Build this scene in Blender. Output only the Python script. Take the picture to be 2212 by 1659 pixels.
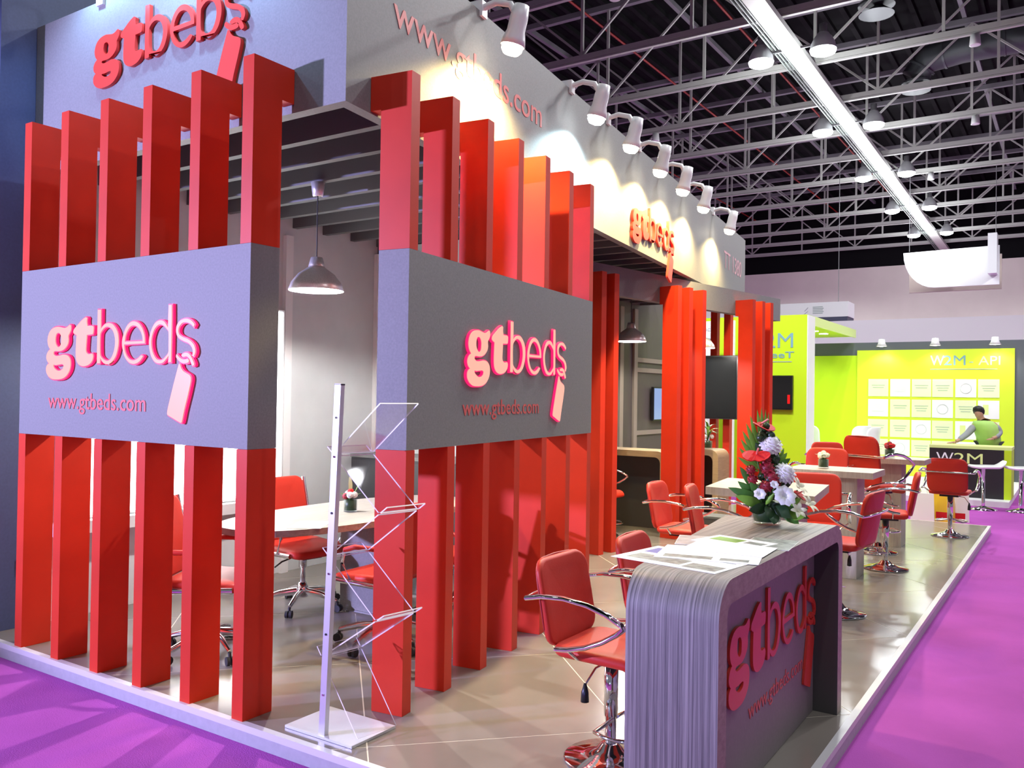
import bpy, bmesh, math, random
from mathutils import Vector, Matrix
random.seed(7)
for _o in list(bpy.data.objects): bpy.data.objects.remove(_o)
scene = bpy.context.scene
COL = scene.collection

# ------------------------------------------------------------------ camera
F_PX, YAW, PITCH, ROLL = 1853.9, -0.5831, 0.0118, 0.0147
_f = Vector((math.sin(YAW)*math.cos(PITCH), math.cos(YAW)*math.cos(PITCH), math.sin(PITCH)))
_r = Vector((math.cos(YAW), -math.sin(YAW), 0)); _u = _r.cross(_f)
_R = math.cos(ROLL)*_r + math.sin(ROLL)*_u; _U = -math.sin(ROLL)*_r + math.cos(ROLL)*_u
cam_d = bpy.data.cameras.new('camera'); cam_d.sensor_width = 36; cam_d.lens = F_PX/2212*36
cam_d.clip_end = 300
cam = bpy.data.objects.new('camera', cam_d); COL.objects.link(cam)
cam.matrix_world = Matrix(((_R.x, _U.x, -_f.x, 3.352), (_R.y, _U.y, -_f.y, -2.7647), (_R.z, _U.z, -_f.z, 1.6), (0, 0, 0, 1)))
scene.camera = cam

# ------------------------------------------------------------------ world, exposure
world = bpy.data.worlds.new('hall_air'); scene.world = world; world.use_nodes = True
world.node_tree.nodes['Background'].inputs[0].default_value = (0.80, 0.84, 0.95, 1)
world.node_tree.nodes['Background'].inputs[1].default_value = 0.15
scene.view_settings.view_transform = 'Standard'; scene.view_settings.look = 'None'
scene.view_settings.gamma = 1; scene.view_settings.use_curve_mapping = False
scene.view_settings.exposure = 0.45

def light(name, kind, loc, power, color=(1, 1, 1), size=0.05, aim=None, angle=90, blend=0.3, parent=None):
    d = bpy.data.lights.new(name, kind); d.energy = power; d.color = color
    if kind in ('POINT', 'SPOT'): d.shadow_soft_size = size
    if kind == 'SPOT': d.spot_size = math.radians(angle); d.spot_blend = blend
    o = bpy.data.objects.new(name, d); COL.objects.link(o); o.location = loc
    if aim is not None: o.rotation_euler = (Vector(aim) - Vector(loc)).to_track_quat('-Z', 'Y').to_euler()
    if parent: o.parent = parent
    return o
# hall lamps standing outside the picture (the ones in the picture carry their own light)
for hx in (-18, -10, 6, 14):
    for hy in (-14, 0, 14, 28, 42):
        light('unseen_hall_light', 'SPOT', (hx, hy, 9.3), (1150 if hy > 20 else 620) if hy > 0 else 330, (0.93, 0.96, 1), 0.12, (hx, hy, 0), 165, 0.4)
for hy in (-8.5, -2, 4.9):
    for hx in (-3.5, 3.5): light('unseen_hall_light', 'SPOT', (hx, hy, 9.3), 150 if hx > 0 else 70, (0.93, 0.96, 1), 0.12, (hx, hy, 0), 165, 0.4)
# unseen blue spots in place of a violet-blue light source across the aisle
light('blue_aisle_light', 'SPOT', (-5.8, -7.2, 2.7), 6200, (0.50, 0.47, 1.0), 0.15, (-0.8, 0, 2.1), 37, 0.5)
light('blue_counter_fill', 'SPOT', (2.3, -6.5, 0.5), 480, (0.22, 0.29, 1.0), 0.1, (2.05, 0.05, 0.32), 15, 0.6)  # added spot, narrowed to tint only the near end of the counter
for hx, hy in ((0.5, 10.5), (4.5, 11.5), (1.5, 6.0)): light('unseen_hall_light', 'SPOT', (hx, hy, 9.3), 900, (0.97, 0.98, 1), 0.12, (hx, hy, 0), 165, 0.4)  # unseen spots added to brighten the far platform and the green stand
light('tower_fill_light', 'SPOT', (-1.6, 6.8, 9.6), 2600, (1, 1, 0.95), 0.2, (-1.6, 13.0, 1.8), 22, 0.7)  # unseen spot added to brighten the front of the green tower

# ------------------------------------------------------------------ materials
MATS = {}
def mat(name, col, rough=0.5, metal=0.0, emit=None, es=0.0, spec=0.5, noise=None, bump=None, alpha=1.0, coat=0.0):
    """noise=(scale, amount, stretch xyz); bump=(scale, strength)"""
    m = bpy.data.materials.new(name); m.use_nodes = True
    nt = m.node_tree; b = nt.nodes['Principled BSDF']
    b.inputs['Base Color'].default_value = (*col, 1); b.inputs['Roughness'].default_value = rough
    b.inputs['Metallic'].default_value = metal; b.inputs['Specular IOR Level'].default_value = spec
    if coat: b.inputs['Coat Weight'].default_value = coat; b.inputs['Coat Roughness'].default_value = 0.1
    if emit: b.inputs['Emission Color'].default_value = (*emit, 1); b.inputs['Emission Strength'].default_value = es
    if noise or bump:
        tc = nt.nodes.new('ShaderNodeTexCoord')
    if noise:
        sc, amt = noise[0], noise[1]; st = noise[2] if len(noise) > 2 else (1, 1, 1)
        mp = nt.nodes.new('ShaderNodeMapping'); mp.inputs['Scale'].default_value = st
        nz = nt.nodes.new('ShaderNodeTexNoise'); nz.inputs['Scale'].default_value = sc; nz.inputs['Detail'].default_value = 5
        cr = nt.nodes.new('ShaderNodeValToRGB')
        lo = tuple(c*(1-amt) for c in col); hi = tuple(min(1, c*(1+amt)) for c in col)
        cr.color_ramp.elements[0].position = 0.3; cr.color_ramp.elements[1].position = 0.7
        cr.color_ramp.elements[0].color = (*lo, 1); cr.color_ramp.elements[1].color = (*hi, 1)
        nt.links.new(tc.outputs['Object'], mp.inputs['Vector']); nt.links.new(mp.outputs[0], nz.inputs['Vector'])
        nt.links.new(nz.outputs['Fac'], cr.inputs[0]); nt.links.new(cr.outputs[0], b.inputs['Base Color'])
    if bump:
        nb = nt.nodes.new('ShaderNodeTexNoise'); nb.inputs['Scale'].default_value = bump[0]; nb.inputs['Detail'].default_value = 3
        bp = nt.nodes.new('ShaderNodeBump'); bp.inputs['Strength'].default_value = bump[1]; bp.inputs['Distance'].default_value = 0.01
        nt.links.new(tc.outputs['Object'], nb.inputs['Vector']); nt.links.new(nb.outputs['Fac'], bp.inputs['Height'])
        nt.links.new(bp.outputs[0], b.inputs['Normal'])
    MATS[name] = m; return m
def clear(name, tint=(1, 1, 1), mixf=0.12, rough=0.03):
    m = bpy.data.materials.new(name); m.use_nodes = True; nt = m.node_tree
    for n in list(nt.nodes): nt.nodes.remove(n)
    out = nt.nodes.new('ShaderNodeOutputMaterial'); tr = nt.nodes.new('ShaderNodeBsdfTransparent'); tr.inputs[0].default_value = (*tint, 1)
    gl = nt.nodes.new('ShaderNodeBsdfGlossy'); gl.inputs['Roughness'].default_value = rough
    fr = nt.nodes.new('ShaderNodeLayerWeight'); fr.inputs[0].default_value = 0.12
    ad = nt.nodes.new('ShaderNodeMath'); ad.operation = 'ADD'; ad.inputs[1].default_value = mixf*0.3; ad.use_clamp = True
    mx = nt.nodes.new('ShaderNodeMixShader')
    ml = nt.nodes.new('ShaderNodeMath'); ml.operation = 'MULTIPLY'; ml.inputs[1].default_value = 0.2; nt.links.new(fr.outputs[0], ml.inputs[0])
    nt.links.new(ml.outputs[0], ad.inputs[0]); nt.links.new(ad.outputs[0], mx.inputs[0])
    nt.links.new(tr.outputs[0], mx.inputs[1]); nt.links.new(gl.outputs[0], mx.inputs[2]); nt.links.new(mx.outputs[0], out.inputs[0])
    MATS[name] = m; return m
def streaks(name, dark, lightc, scale, stretch, rough=0.45):
    m = mat(name, dark, rough, noise=(scale, 0.3, stretch), spec=0.4)
    cr = [n for n in m.node_tree.nodes if n.type == 'VALTORGB'][0]
    cr.color_ramp.elements[0].color = (*dark, 1); cr.color_ramp.elements[1].color = (*lightc, 1)
    nz = [n for n in m.node_tree.nodes if n.type == 'TEX_NOISE'][0]; nz.inputs['Detail'].default_value = 8; nz.inputs['Roughness'].default_value = 0.7
    return m
RED = mat('red_paint', (0.57, 0.033, 0.012), 0.45, spec=0.22, noise=(2.5, 0.10))
GREY = mat('grey_paint', (0.19, 0.19, 0.185), 0.6, noise=(90, 0.10), bump=(220, 0.05))
GREYIN = mat('pale_grey_paint', (0.62, 0.65, 0.66), 0.6, noise=(3, 0.05))
DARKGREY = mat('dark_grey_paint', (0.055, 0.055, 0.06), 0.55)
SLATM = mat('ceiling_slat_paint', (0.115, 0.115, 0.12), 0.65)
BROWN = streaks('brown_wall_laminate', (0.085, 0.072, 0.065), (0.12, 0.10, 0.09), 6, (30, 30, 0.6))
TRIMB = mat('taupe_trim', (0.33, 0.28, 0.22), 0.5)
CARPET = mat('purple_carpet', (0.36, 0.075, 0.35), 0.95, spec=0.05, noise=(1.3, 0.14), bump=(160, 0.35))
TILE = mat('vinyl_tile', (0.215, 0.19, 0.165), 0.2, spec=0.5, noise=(0.9, 0.16, (1, 1, 1)))
GROUT = mat('pale_joint', (0.62, 0.56, 0.47), 0.5)
EDGE = mat('platform_edging', (0.40, 0.40, 0.42), 0.4, noise=(30, 0.06))
EDGETOP = mat('platform_edge_strip', (0.62, 0.61, 0.62), 0.35)
WOOD = streaks('zebra_wood', (0.095, 0.082, 0.076), (0.34, 0.30, 0.265), 3.0, (38, 0.35, 0.35))
_e = [n for n in WOOD.node_tree.nodes if n.type == 'VALTORGB'][0].color_ramp.elements; _e[0].position = 0.37; _e[1].position = 0.65
WOODS = streaks('zebra_wood_side', (0.19, 0.14, 0.125), (0.33, 0.26, 0.235), 5.0, (1.0, 5.0, 9.0))
WOODT = streaks('grey_oak', (0.30, 0.27, 0.235), (0.43, 0.39, 0.34), 3.0, (22, 0.8, 2))
WOODB = streaks('warm_oak', (0.25, 0.185, 0.11), (0.36, 0.27, 0.165), 3.0, (2, 2, 20))
CHROME = mat('chrome', (0.86, 0.86, 0.88), 0.06, 1.0)
STEEL = mat('brushed_steel', (0.88, 0.87, 0.87), 0.32, 0.7, noise=(8, 0.12, (25, 25, 0.3)))
ALU = mat('anodised_aluminium', (0.60, 0.60, 0.63), 0.38, 0.55)
LEATHER = mat('red_leather', (0.50, 0.030, 0.016), 0.45, spec=0.28, bump=(120, 0.06))
LEATHERD = mat('red_leather_seam', (0.33, 0.010, 0.010), 0.5)
BLACK = mat('black_plastic', (0.012, 0.012, 0.014), 0.35)
RUBBER = mat('black_rubber', (0.02, 0.02, 0.022), 0.6)
WHITE = mat('white_paint', (0.80, 0.80, 0.80), 0.5)
WHITEG = mat('white_gloss', (0.82, 0.83, 0.84), 0.2)
WALLBLUE = mat('dark_blue_wall', (0.055, 0.075, 0.17), 0.6, noise=(60, 0.08))  # one dark blue tone over the whole side wall
HALLW = mat('hall_wall_panel', (0.84, 0.80, 0.70), 0.8, noise=(0.6, 0.05))
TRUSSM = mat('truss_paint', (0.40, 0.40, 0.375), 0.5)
TRUSSD = mat('truss_dark_paint', (0.20, 0.20, 0.21), 0.6)  # darker grey of top chords, purlins, wires and lamp housings
DECK = mat('roof_deck', (0.006, 0.006, 0.007), 0.8, spec=0.1)
DUCT = mat('galvanised_duct', (0.085, 0.095, 0.10), 0.45, 0.4)
GREEN = mat('lime_paint', (0.50, 0.74, 0.006), 0.5)
GREENL = mat('pale_lime_print', (0.70, 0.86, 0.30), 0.5)
GREENP = mat('very_pale_lime_print', (0.74, 0.86, 0.50), 0.5)
TEALT = mat('teal_print', (0.18, 0.36, 0.42), 0.5)
GREYT = mat('grey_print', (0.30, 0.36, 0.34), 0.6)
REDPRINT = mat('red_vinyl_print', (0.62, 0.10, 0.09), 0.5)
REDLET = mat('red_acrylic_letter', (0.66, 0.045, 0.028), 0.35)
LITFACE = mat('lit_salmon_acrylic', (0.1, 0.04, 0.035), 0.4, emit=(1.0, 0.40, 0.30), es=0.85)
LITEDGE = mat('lit_pink_edge', (0.2, 0.0, 0.03), 0.4, emit=(1.0, 0.012, 0.14), es=0.9)
LIGHTBOX = mat('lightbox_face', (0.9, 0.9, 0.9), 0.5, emit=(0.93, 0.98, 1.0), es=4.6)
LENSW = mat('warm_lamp_lens', (1, 1, 1), 0.3, emit=(1.0, 0.93, 0.70), es=14)
LENSC = mat('cool_lamp_lens', (1, 1, 1), 0.3, emit=(0.86, 0.97, 1.0), es=14)
LAMPIN = mat('lamp_inside', (0.9, 0.9, 0.88), 0.4, emit=(1.0, 0.96, 0.90), es=2.5)
LAMPB = mat('white_lamp_body', (0.72, 0.72, 0.72), 0.35)
SCREEN = mat('dark_screen', (0.010, 0.011, 0.012), 0.15)
SCREENON = mat('lit_screen', (0.02, 0.02, 0.03), 0.2, emit=(0.30, 0.42, 0.75), es=0.7)
PAPER = mat('white_paper', (0.85, 0.85, 0.86), 0.6)
LEAF = mat('leaf_green', (0.055, 0.17, 0.022), 0.4, noise=(9, 0.35))
LEAFL = mat('bright_leaf_green', (0.17, 0.36, 0.035), 0.45, noise=(9, 0.25))
LEAFD = mat('dark_leaf_green', (0.016, 0.05, 0.014), 0.35, noise=(7, 0.4))
PETALW = mat('white_petal', (0.82, 0.82, 0.80), 0.6)
PETALC = mat('cream_petal', (0.80, 0.80, 0.58), 0.6)
PETALR = mat('red_anthurium', (0.62, 0.016, 0.020), 0.55, spec=0.2)
PETALM = mat('crimson_petal', (0.28, 0.010, 0.022), 0.5, noise=(30, 0.4))
SPADIX = mat('pink_spadix', (0.75, 0.25, 0.20), 0.5)
STEM = mat('stem_green', (0.10, 0.2, 0.05), 0.5)
GLASS = clear('clear_glass', (0.96, 0.98, 0.98), 0.1)
ACRYL = clear('clear_acrylic', (0.955, 0.95, 0.965), 0.03)
ACEDGE = mat('acrylic_edge', (0.80, 0.78, 0.84), 0.25)
SKIN = mat('skin', (0.45, 0.25, 0.17), 0.55)
HAIR = mat('black_hair', (0.012, 0.010, 0.010), 0.5)
SHIRT = mat('grey_shirt', (0.28, 0.29, 0.32), 0.8)
VEST = mat('lime_vest', (0.40, 0.66, 0.16), 0.75)
TROUS = mat('dark_trousers', (0.03, 0.03, 0.035), 0.8)
YELLOW = mat('yellow_bag_paper', (0.80, 0.52, 0.012), 0.4)
BAGW = mat('white_bag_paper', (0.82, 0.80, 0.75), 0.5)
NAVY = mat('navy_panel', (0.05, 0.055, 0.10), 0.5)
SLATE = mat('slate_panel', (0.10, 0.115, 0.13), 0.55)
VIOLETP = mat('violet_print', (0.16, 0.14, 0.40), 0.6)
PHOTOP = mat('photo_print', (0.22, 0.25, 0.21), 0.4, noise=(25, 0.6))
PINKP = mat('pink_print', (0.55, 0.30, 0.33), 0.6)
CABLE = mat('black_cable', (0.01, 0.01, 0.012), 0.5)
SPRINK = mat('red_pipe', (0.30, 0.02, 0.015), 0.5)

# ------------------------------------------------------------------ mesh builder
class MB:
    def __init__(self): self.v = []; self.f = []; self.s = []; self.m = []
    def add(self, verts, faces, smooth=False, mi=0):
        n = len(self.v); self.v += [tuple(p) for p in verts]
        for f in faces: self.f.append(tuple(i+n for i in f)); self.s.append(smooth); self.m.append(mi)
        return self
    def hexa(self, p, mi=0):    # 8 points: bottom ring 0-3, top ring 4-7
        return self.add(p, [(3, 2, 1, 0), (4, 5, 6, 7), (0, 1, 5, 4), (1, 2, 6, 5), (2, 3, 7, 6), (3, 0, 4, 7)], mi=mi)
    def box(self, x0, x1, y0, y1, z0, z1, mi=0):
        return self.hexa([(x0, y0, z0), (x1, y0, z0), (x1, y1, z0), (x0, y1, z0), (x0, y0, z1), (x1, y0, z1), (x1, y1, z1), (x0, y1, z1)], mi)
    def bar(self, a, b, w, h, up=(0, 0, 1), mi=0):   # rectangular bar from a to b
        a = Vector(a); b = Vector(b); d = (b-a).normalized(); up = Vector(up)
        if abs(d.dot(up)) > 0.98: up = Vector((1, 0, 0))
        s = d.cross(up).normalized()*w/2; t = s.cross(d).normalized()*h/2
        return self.hexa([a-s-t, a+s-t, b+s-t, b-s-t, a-s+t, a+s+t, b+s+t, b-s+t], mi)
    def prism(self, poly, z0, z1, mi=0, fn=None):   # poly in xy (ccw)
        n = len(poly); V = [(x, y, z0) for x, y in poly]+[(x, y, z1) for x, y in poly]
        if fn: V = [fn(*p) for p in V]
        F = [tuple(range(n-1, -1, -1)), tuple(range(n, 2*n))]+[(i, (i+1) % n, n+(i+1) % n, n+i) for i in range(n)]
        return self.add(V, F, mi=mi)
    def tube(self, path, r, n=8, closed=False, flat=1.0, ref=(0, 0, 1), mi=0):
        P = [Vector(p) for p in path]; m = len(P); V = []; rr = r if hasattr(r, '__len__') else [r]*m
        ref = Vector(ref)
        for i, p in enumerate(P):
            if closed: d = (P[(i+1) % m]-P[i-1])
            else: d = P[min(i+1, m-1)]-P[max(i-1, 0)]
            d.normalize(); a = ref
            if abs(d.dot(a)) > 0.95: a = Vector((1, 0, 0)) if abs(d.x) < 0.9 else Vector((0, 1, 0))
            s = d.cross(a).normalized(); t = s.cross(d).normalized()
            for k in range(n):
                w = 2*math.pi*k/n; V.append(p+s*(math.cos(w)*rr[i])+t*(math.sin(w)*rr[i]*flat))
        F = []
        for i in range(m if closed else m-1):
            j = (i+1) % m
            for k in range(n): F.append((i*n+k, i*n+(k+1) % n, j*n+(k+1) % n, j*n+k))
        self.add(V, F, True, mi)
        if not closed:
            self.add(V[:n], [tuple(range(n))[::-1]], False, mi); self.add(V[-n:], [tuple(range(n))], False, mi)
        return self
    def lathe(self, prof, n=20, c=(0, 0, 0), mi=0, smooth=True):
        V = []; F = []; m = len(prof)
        for r, z in prof:
            for k in range(n):
                w = 2*math.pi*k/n; V.append((c[0]+max(r, 1e-4)*math.cos(w), c[1]+max(r, 1e-4)*math.sin(w), c[2]+z))
        for i in range(m-1):
            for k in range(n): F.append((i*n+k, i*n+(k+1) % n, (i+1)*n+(k+1) % n, (i+1)*n+k))
        return self.add(V, F, smooth, mi)
    def pad(self, w, h, t, rad, fn, edge=0.4, rings=4, cs=5, mi=0):
        """soft rounded panel: outline w x h in (u,v), thickness t along n, mapped by fn(u,v,n)"""
        out = []
        for (cx, cy, a0) in ((w/2-rad, h/2-rad, 0), (-w/2+rad, h/2-rad, 90), (-w/2+rad, -h/2+rad, 180), (w/2-rad, -h/2+rad, 270)):
            for k in range(cs+1):
                a = math.radians(a0+90*k/cs); out.append((cx+rad*math.cos(a), cy+rad*math.sin(a)))
        n = len(out); layers = []
        bev = t*edge
        for q in (0.12, 0.45, 0.75): layers.append((q, -t/2))
        for a in (0, 30, 60, 90, 120, 150, 180):
            ang = math.radians(a-90); inset = bev*(1-math.cos(ang)); z = (t/2)*math.sin(ang)
            layers.append((('i', inset), z))
        for q in (0.75, 0.45, 0.12): layers.append((q, t/2))
        V = []
        for q, z in layers:
            for (x, y) in out:
                if isinstance(q, tuple):
                    s1 = max(0.01, 1-2*q[1]/w); s2 = max(0.01, 1-2*q[1]/h)
                else: s1 = s2 = q
                if isinstance(q, tuple): V.append(fn(x*s1, y*s2, z))
                else: V.append(fn(x*s1*(1-2*bev/w), y*s2*(1-2*bev/h), z))
        F = []
        for i in range(len(layers)-1):
            for k in range(n): F.append((i*n+k, i*n+(k+1) % n, (i+1)*n+(k+1) % n, (i+1)*n+k))
        F.append(tuple(range(n))[::-1]); F.append(tuple(range((len(layers)-1)*n, len(layers)*n)))
        return self.add(V, F, True, mi)
    def ball(self, c, r, n=10, sz=1.0, mi=0):
        m = max(4, n//2); prof = [(r*math.sin(math.pi*i/m), -r*sz*math.cos(math.pi*i/m)) for i in range(m+1)]
        return self.lathe(prof, n, c, mi)

def obj(name, mb, mats, parent=None, loc=(0, 0, 0), rz=0.0):
    me = bpy.data.meshes.new(name); me.from_pydata(mb.v, [], mb.f)
    for m in (mats if isinstance(mats, (list, tuple)) else [mats]): me.materials.append(m)
    me.polygons.foreach_set('use_smooth', mb.s); me.polygons.foreach_set('material_index', mb.m); me.update()
    bm = bmesh.new(); bm.from_mesh(me); bmesh.ops.recalc_face_normals(bm, faces=bm.faces); bm.to_mesh(me); bm.free()
    return link(name, me, parent, loc, rz)
def link(name, me, parent=None, loc=(0, 0, 0), rz=0.0):
    o = bpy.data.objects.new(name, me); COL.objects.link(o); o.location = loc; o.rotation_euler = (0, 0, rz)
    if parent: o.parent = parent
    return o
def tag(o, label, cat, group=None):
    o['label'] = label; o['category'] = cat
    if group: o['group'] = group
    return o
def thing(name, label, cat, loc=(0, 0, 0), rz=0.0, group=None):
    o = bpy.data.objects.new(name, None); COL.objects.link(o); o.location = loc; o.rotation_euler = (0, 0, rz)
    o.empty_display_size = 0.1
    return tag(o, label, cat, group)
def struct(name, mb, m, parent=None, label=None):
    o = obj(name, mb, m, parent)
    if parent is None:
        o['kind'] = 'structure'
        if label: o['label'] = label
    return o
def copy_tree(o, parent=None):
    c = o.copy(); COL.objects.link(c)
    if parent: c.parent = parent
    for ch in list(o.children):
        if ch.type == 'LIGHT':
            k = ch.copy(); COL.objects.link(k); k.parent = c
        else: copy_tree(ch, c)
    return c
ORD = ['first', 'second', 'third', 'fourth', 'fifth', 'sixth', 'seventh', 'eighth', 'ninth', 'tenth', 'eleventh', 'twelfth', 'thirteenth', 'fourteenth', 'fifteenth', 'sixteenth', 'seventeenth', 'eighteenth', 'nineteenth', 'twentieth', 'twenty-first', 'twenty-second', 'twenty-third', 'twenty-fourth', 'twenty-fifth', 'twenty-sixth']

# ------------------------------------------------------------------ flat lettering
def smooth_poly(p, sub=4):
    n = len(p); out = []; tang = []
    for i in range(n):
        a, b, c = Vector(p[i-1]), Vector(p[i]), Vector(p[(i+1) % n])
        d1, d2 = (b-a), (c-b); ang = d1.angle(d2, 0) if d1.length > 0 and d2.length > 0 else 0
        tang.append(Vector((0, 0)) if ang > 1.05 else (c-a)*0.5)
    for i in range(n):
        a, b = Vector(p[i]), Vector(p[(i+1) % n]); L = (b-a).length
        def lim(t): return t*(L/t.length) if t.length > L > 0 else t
        m1, m2 = lim(tang[i]), lim(tang[(i+1) % n])
        for k in range(sub):
            t = k/sub; t2 = t*t; t3 = t2*t
            out.append((2*t3-3*t2+1)*a+(t3-2*t2+t)*m1+(-2*t3+3*t2)*b+(t3-t2)*m2)
    return out
def curve_mesh(name, polys, depth, offset=0.0):
    cu = bpy.data.curves.new(name, 'CURVE'); cu.dimensions = '2D'; cu.fill_mode = 'BOTH'; cu.extrude = depth/2; cu.offset = offset
    for p in polys:
        s = cu.splines.new('POLY'); s.points.add(len(p)-1)
        for q, pt in zip(s.points, p): q.co = (pt[0], pt[1], 0, 1)
        s.use_cyclic_u = True
    return bake(name, cu)
def bake(name, cu):
    o = bpy.data.objects.new(name, cu); COL.objects.link(o)
    dg = bpy.context.evaluated_depsgraph_get(); me = bpy.data.meshes.new_from_object(o.evaluated_get(dg))
    bpy.data.objects.remove(o); bpy.data.curves.remove(cu); me.name = name
    return me
def text_mesh(name, body, width=None, height=None, depth=0.004, spacing=1.0, bold=0.0):
    cu = bpy.data.curves.new(name, 'FONT'); cu.body = body; cu.extrude = depth/2; cu.space_character = spacing; cu.offset = bold; cu.resolution_u = 3
    me = bake(name, cu)
    if len(me.vertices) == 0: return me
    xs = [v.co.x for v in me.vertices]; ys = [v.co.y for v in me.vertices]
    x0, w, h = min(xs), max(xs)-min(xs), max(ys)-min(ys)
    sx = width/w if width else (height/h); sy = height/h if height else sx
    for v in me.vertices: v.co.x = (v.co.x-x0)*sx; v.co.y *= sy
    return me
def place_flat(name, me, m, origin, xdir, parent=None, ydir=(0, 0, 1)):
    """put a flat mesh made in local xy on a wall: local x -> xdir, y -> up, z -> outwards"""
    me.materials.clear(); me.materials.append(m)
    x = Vector(xdir).normalized(); y = Vector(ydir).normalized(); z = x.cross(y)
    o = bpy.data.objects.new(name, me); COL.objects.link(o)
    o.matrix_world = Matrix(((x.x, y.x, z.x, origin[0]), (x.y, y.y, z.y, origin[1]), (x.z, y.z, z.z, origin[2]), (0, 0, 0, 1)))
    if parent:
        mw = o.matrix_world.copy(); o.parent = parent; o.matrix_parent_inverse = parent.matrix_basis.inverted(); o.matrix_world = mw
    return o
# ------------------------------------------------------------------ setting: carpet, platform, walls
TH = 0.1299; TF = Vector((-math.sin(TH), math.cos(TH))); NF = Vector((math.cos(TH), math.sin(TH))); QF = Vector((0.6211, 0.1809))
A2 = 0.17; T2 = Vector((math.sin(A2), math.cos(A2))); N2 = Vector((math.cos(A2), -math.sin(A2))); Q2 = Vector((-0.64, 4.90))
def fr(s, d, z): p = QF+TF*s-NF*d; return (p.x, p.y, z)      # right screen line: s along, d behind the post fronts
def g2(s, d, z): p = Q2+T2*s-N2*d; return (p.x, p.y, z)      # rear screen line
def quadbox(fn, s0, s1, d0, d1, z0, z1, mb=None):
    mb = mb or MB()
    return mb.hexa([fn(s0, d0, z0), fn(s1, d0, z0), fn(s1, d1, z0), fn(s0, d1, z0), fn(s0, d0, z1), fn(s1, d0, z1), fn(s1, d1, z1), fn(s0, d1, z1)])
CZ = -0.0914
struct('floor', MB().box(-40, 30, -16, 51, CZ-0.05, CZ), CARPET, label='purple exhibition carpet')
PX0, PX1, PY0, PY1 = -3.3, 2.43, -0.016, 9.83
plat = struct('platform', MB().box(PX0, PX1, PY0, PY1, CZ, -0.0009), [EDGE], label='low raised stand platform')
plat.data.materials.append(GROUT)
for p in plat.data.polygons:
    if p.normal.z > 0.5: p.material_index = 1
def clip(poly, x0, x1, y0, y1):
    def cut(P, inside, inter):
        out = []
        for i in range(len(P)):
            a, b = P[i-1], P[i]
            if inside(b):
                if not inside(a): out.append(inter(a, b))
                out.append(b)
            elif inside(a): out.append(inter(a, b))
        return out
    for ax, lim, sg in ((0, x0, 1), (0, x1, -1), (1, y0, 1), (1, y1, -1)):
        if len(poly) < 3: return []
        def ins(p): return sg*(p[ax]-lim) >= 0
        def itx(a, b):
            t = (lim-a[ax])/(b[ax]-a[ax]); return (a[0]+t*(b[0]-a[0]), a[1]+t*(b[1]-a[1]))
        poly = cut(poly, ins, itx)
    return poly
ST, J, S2 = 1.22, 0.0032, math.sqrt(0.5)
for i in range(-4, 12):
    for j in range(-12, 6):
        a0, a1 = 0.58+ST*i+J, 0.58+ST*(i+1)-J; b0, b1 = 0.39+ST*j+J, 0.39+ST*(j+1)-J
        poly = [((a+b)*S2, (a-b)*S2) for a, b in ((a0, b0), (a0, b1), (a1, b1), (a1, b0))]
        ar = sum(poly[k-1][0]*poly[k][1]-poly[k][0]*poly[k-1][1] for k in range(4))
        if ar < 0: poly.reverse()
        poly = clip(poly, -2.62, PX1-0.035, PY0+0.035, PY1-0.035)
        if len(poly) < 3: continue
        ar = abs(sum(poly[k-1][0]*poly[k][1]-poly[k][0]*poly[k-1][1] for k in range(len(poly))))/2
        if ar < 0.004: continue
        obj('floor_tile', MB().prism(poly, -0.0008, 0.0), TILE, plat)
tr = MB(); tr.box(PX0, PX1-0.034, PY0-0.003, PY0+0.034, -0.03, 0.002); tr.box(PX1-0.034, PX1+0.003, PY0-0.003, PY1, -0.03, 0.002)
struct('trim_1', tr, EDGETOP, label='pale metal edging of the platform')
struct('wall_left', MB().box(-2.64, -2.52, 0.03, 2.2, 0.001, 6.0).box(-2.64, -2.52, 2.2, 12.0, 0.001, 3.4), WALLBLUE, label='tall blue-grey side wall')
struct('wall_left_lining', MB().box(-2.519, -2.505, 0.42, 3.64, 0.001, 3.32), GREYIN, label='pale inner lining of the meeting room')
struct('wall_back', MB().box(-2.504, -0.45, 3.66, 3.76, 0.001, 3.04), GREYIN, label='pale back wall of the meeting room')
struct('trim_2', MB().box(-2.504, -2.46, 2.42, 2.50, 0.001, 2.97), WHITE, label='white upright trim on the meeting room wall')
struct('trim_3', MB().box(-2.504, -2.455, 3.59, 3.655, 0.001, 2.97), WHITE, label='white upright trim in the meeting room corner')
# brown panelled lining of the rear booth
lin = struct('wall_left_panelling', MB().box(-2.519, -2.505, 3.80, 11.9, 0.001, 3.32), BROWN, label='brown panelled wall of the rear booth')
for y in (8.55, 9.05, 9.55, 11.4): obj('batten', MB().box(-2.504, -2.47, y, y+0.12, 0.001, 2.97), TRIMB, lin)
for z in (0.62, 0.98, 1.98, 2.14): obj('batten', MB().box(-2.504, -2.475, 9.68, 11.39, z, z+0.07), TRIMB, lin)

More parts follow.
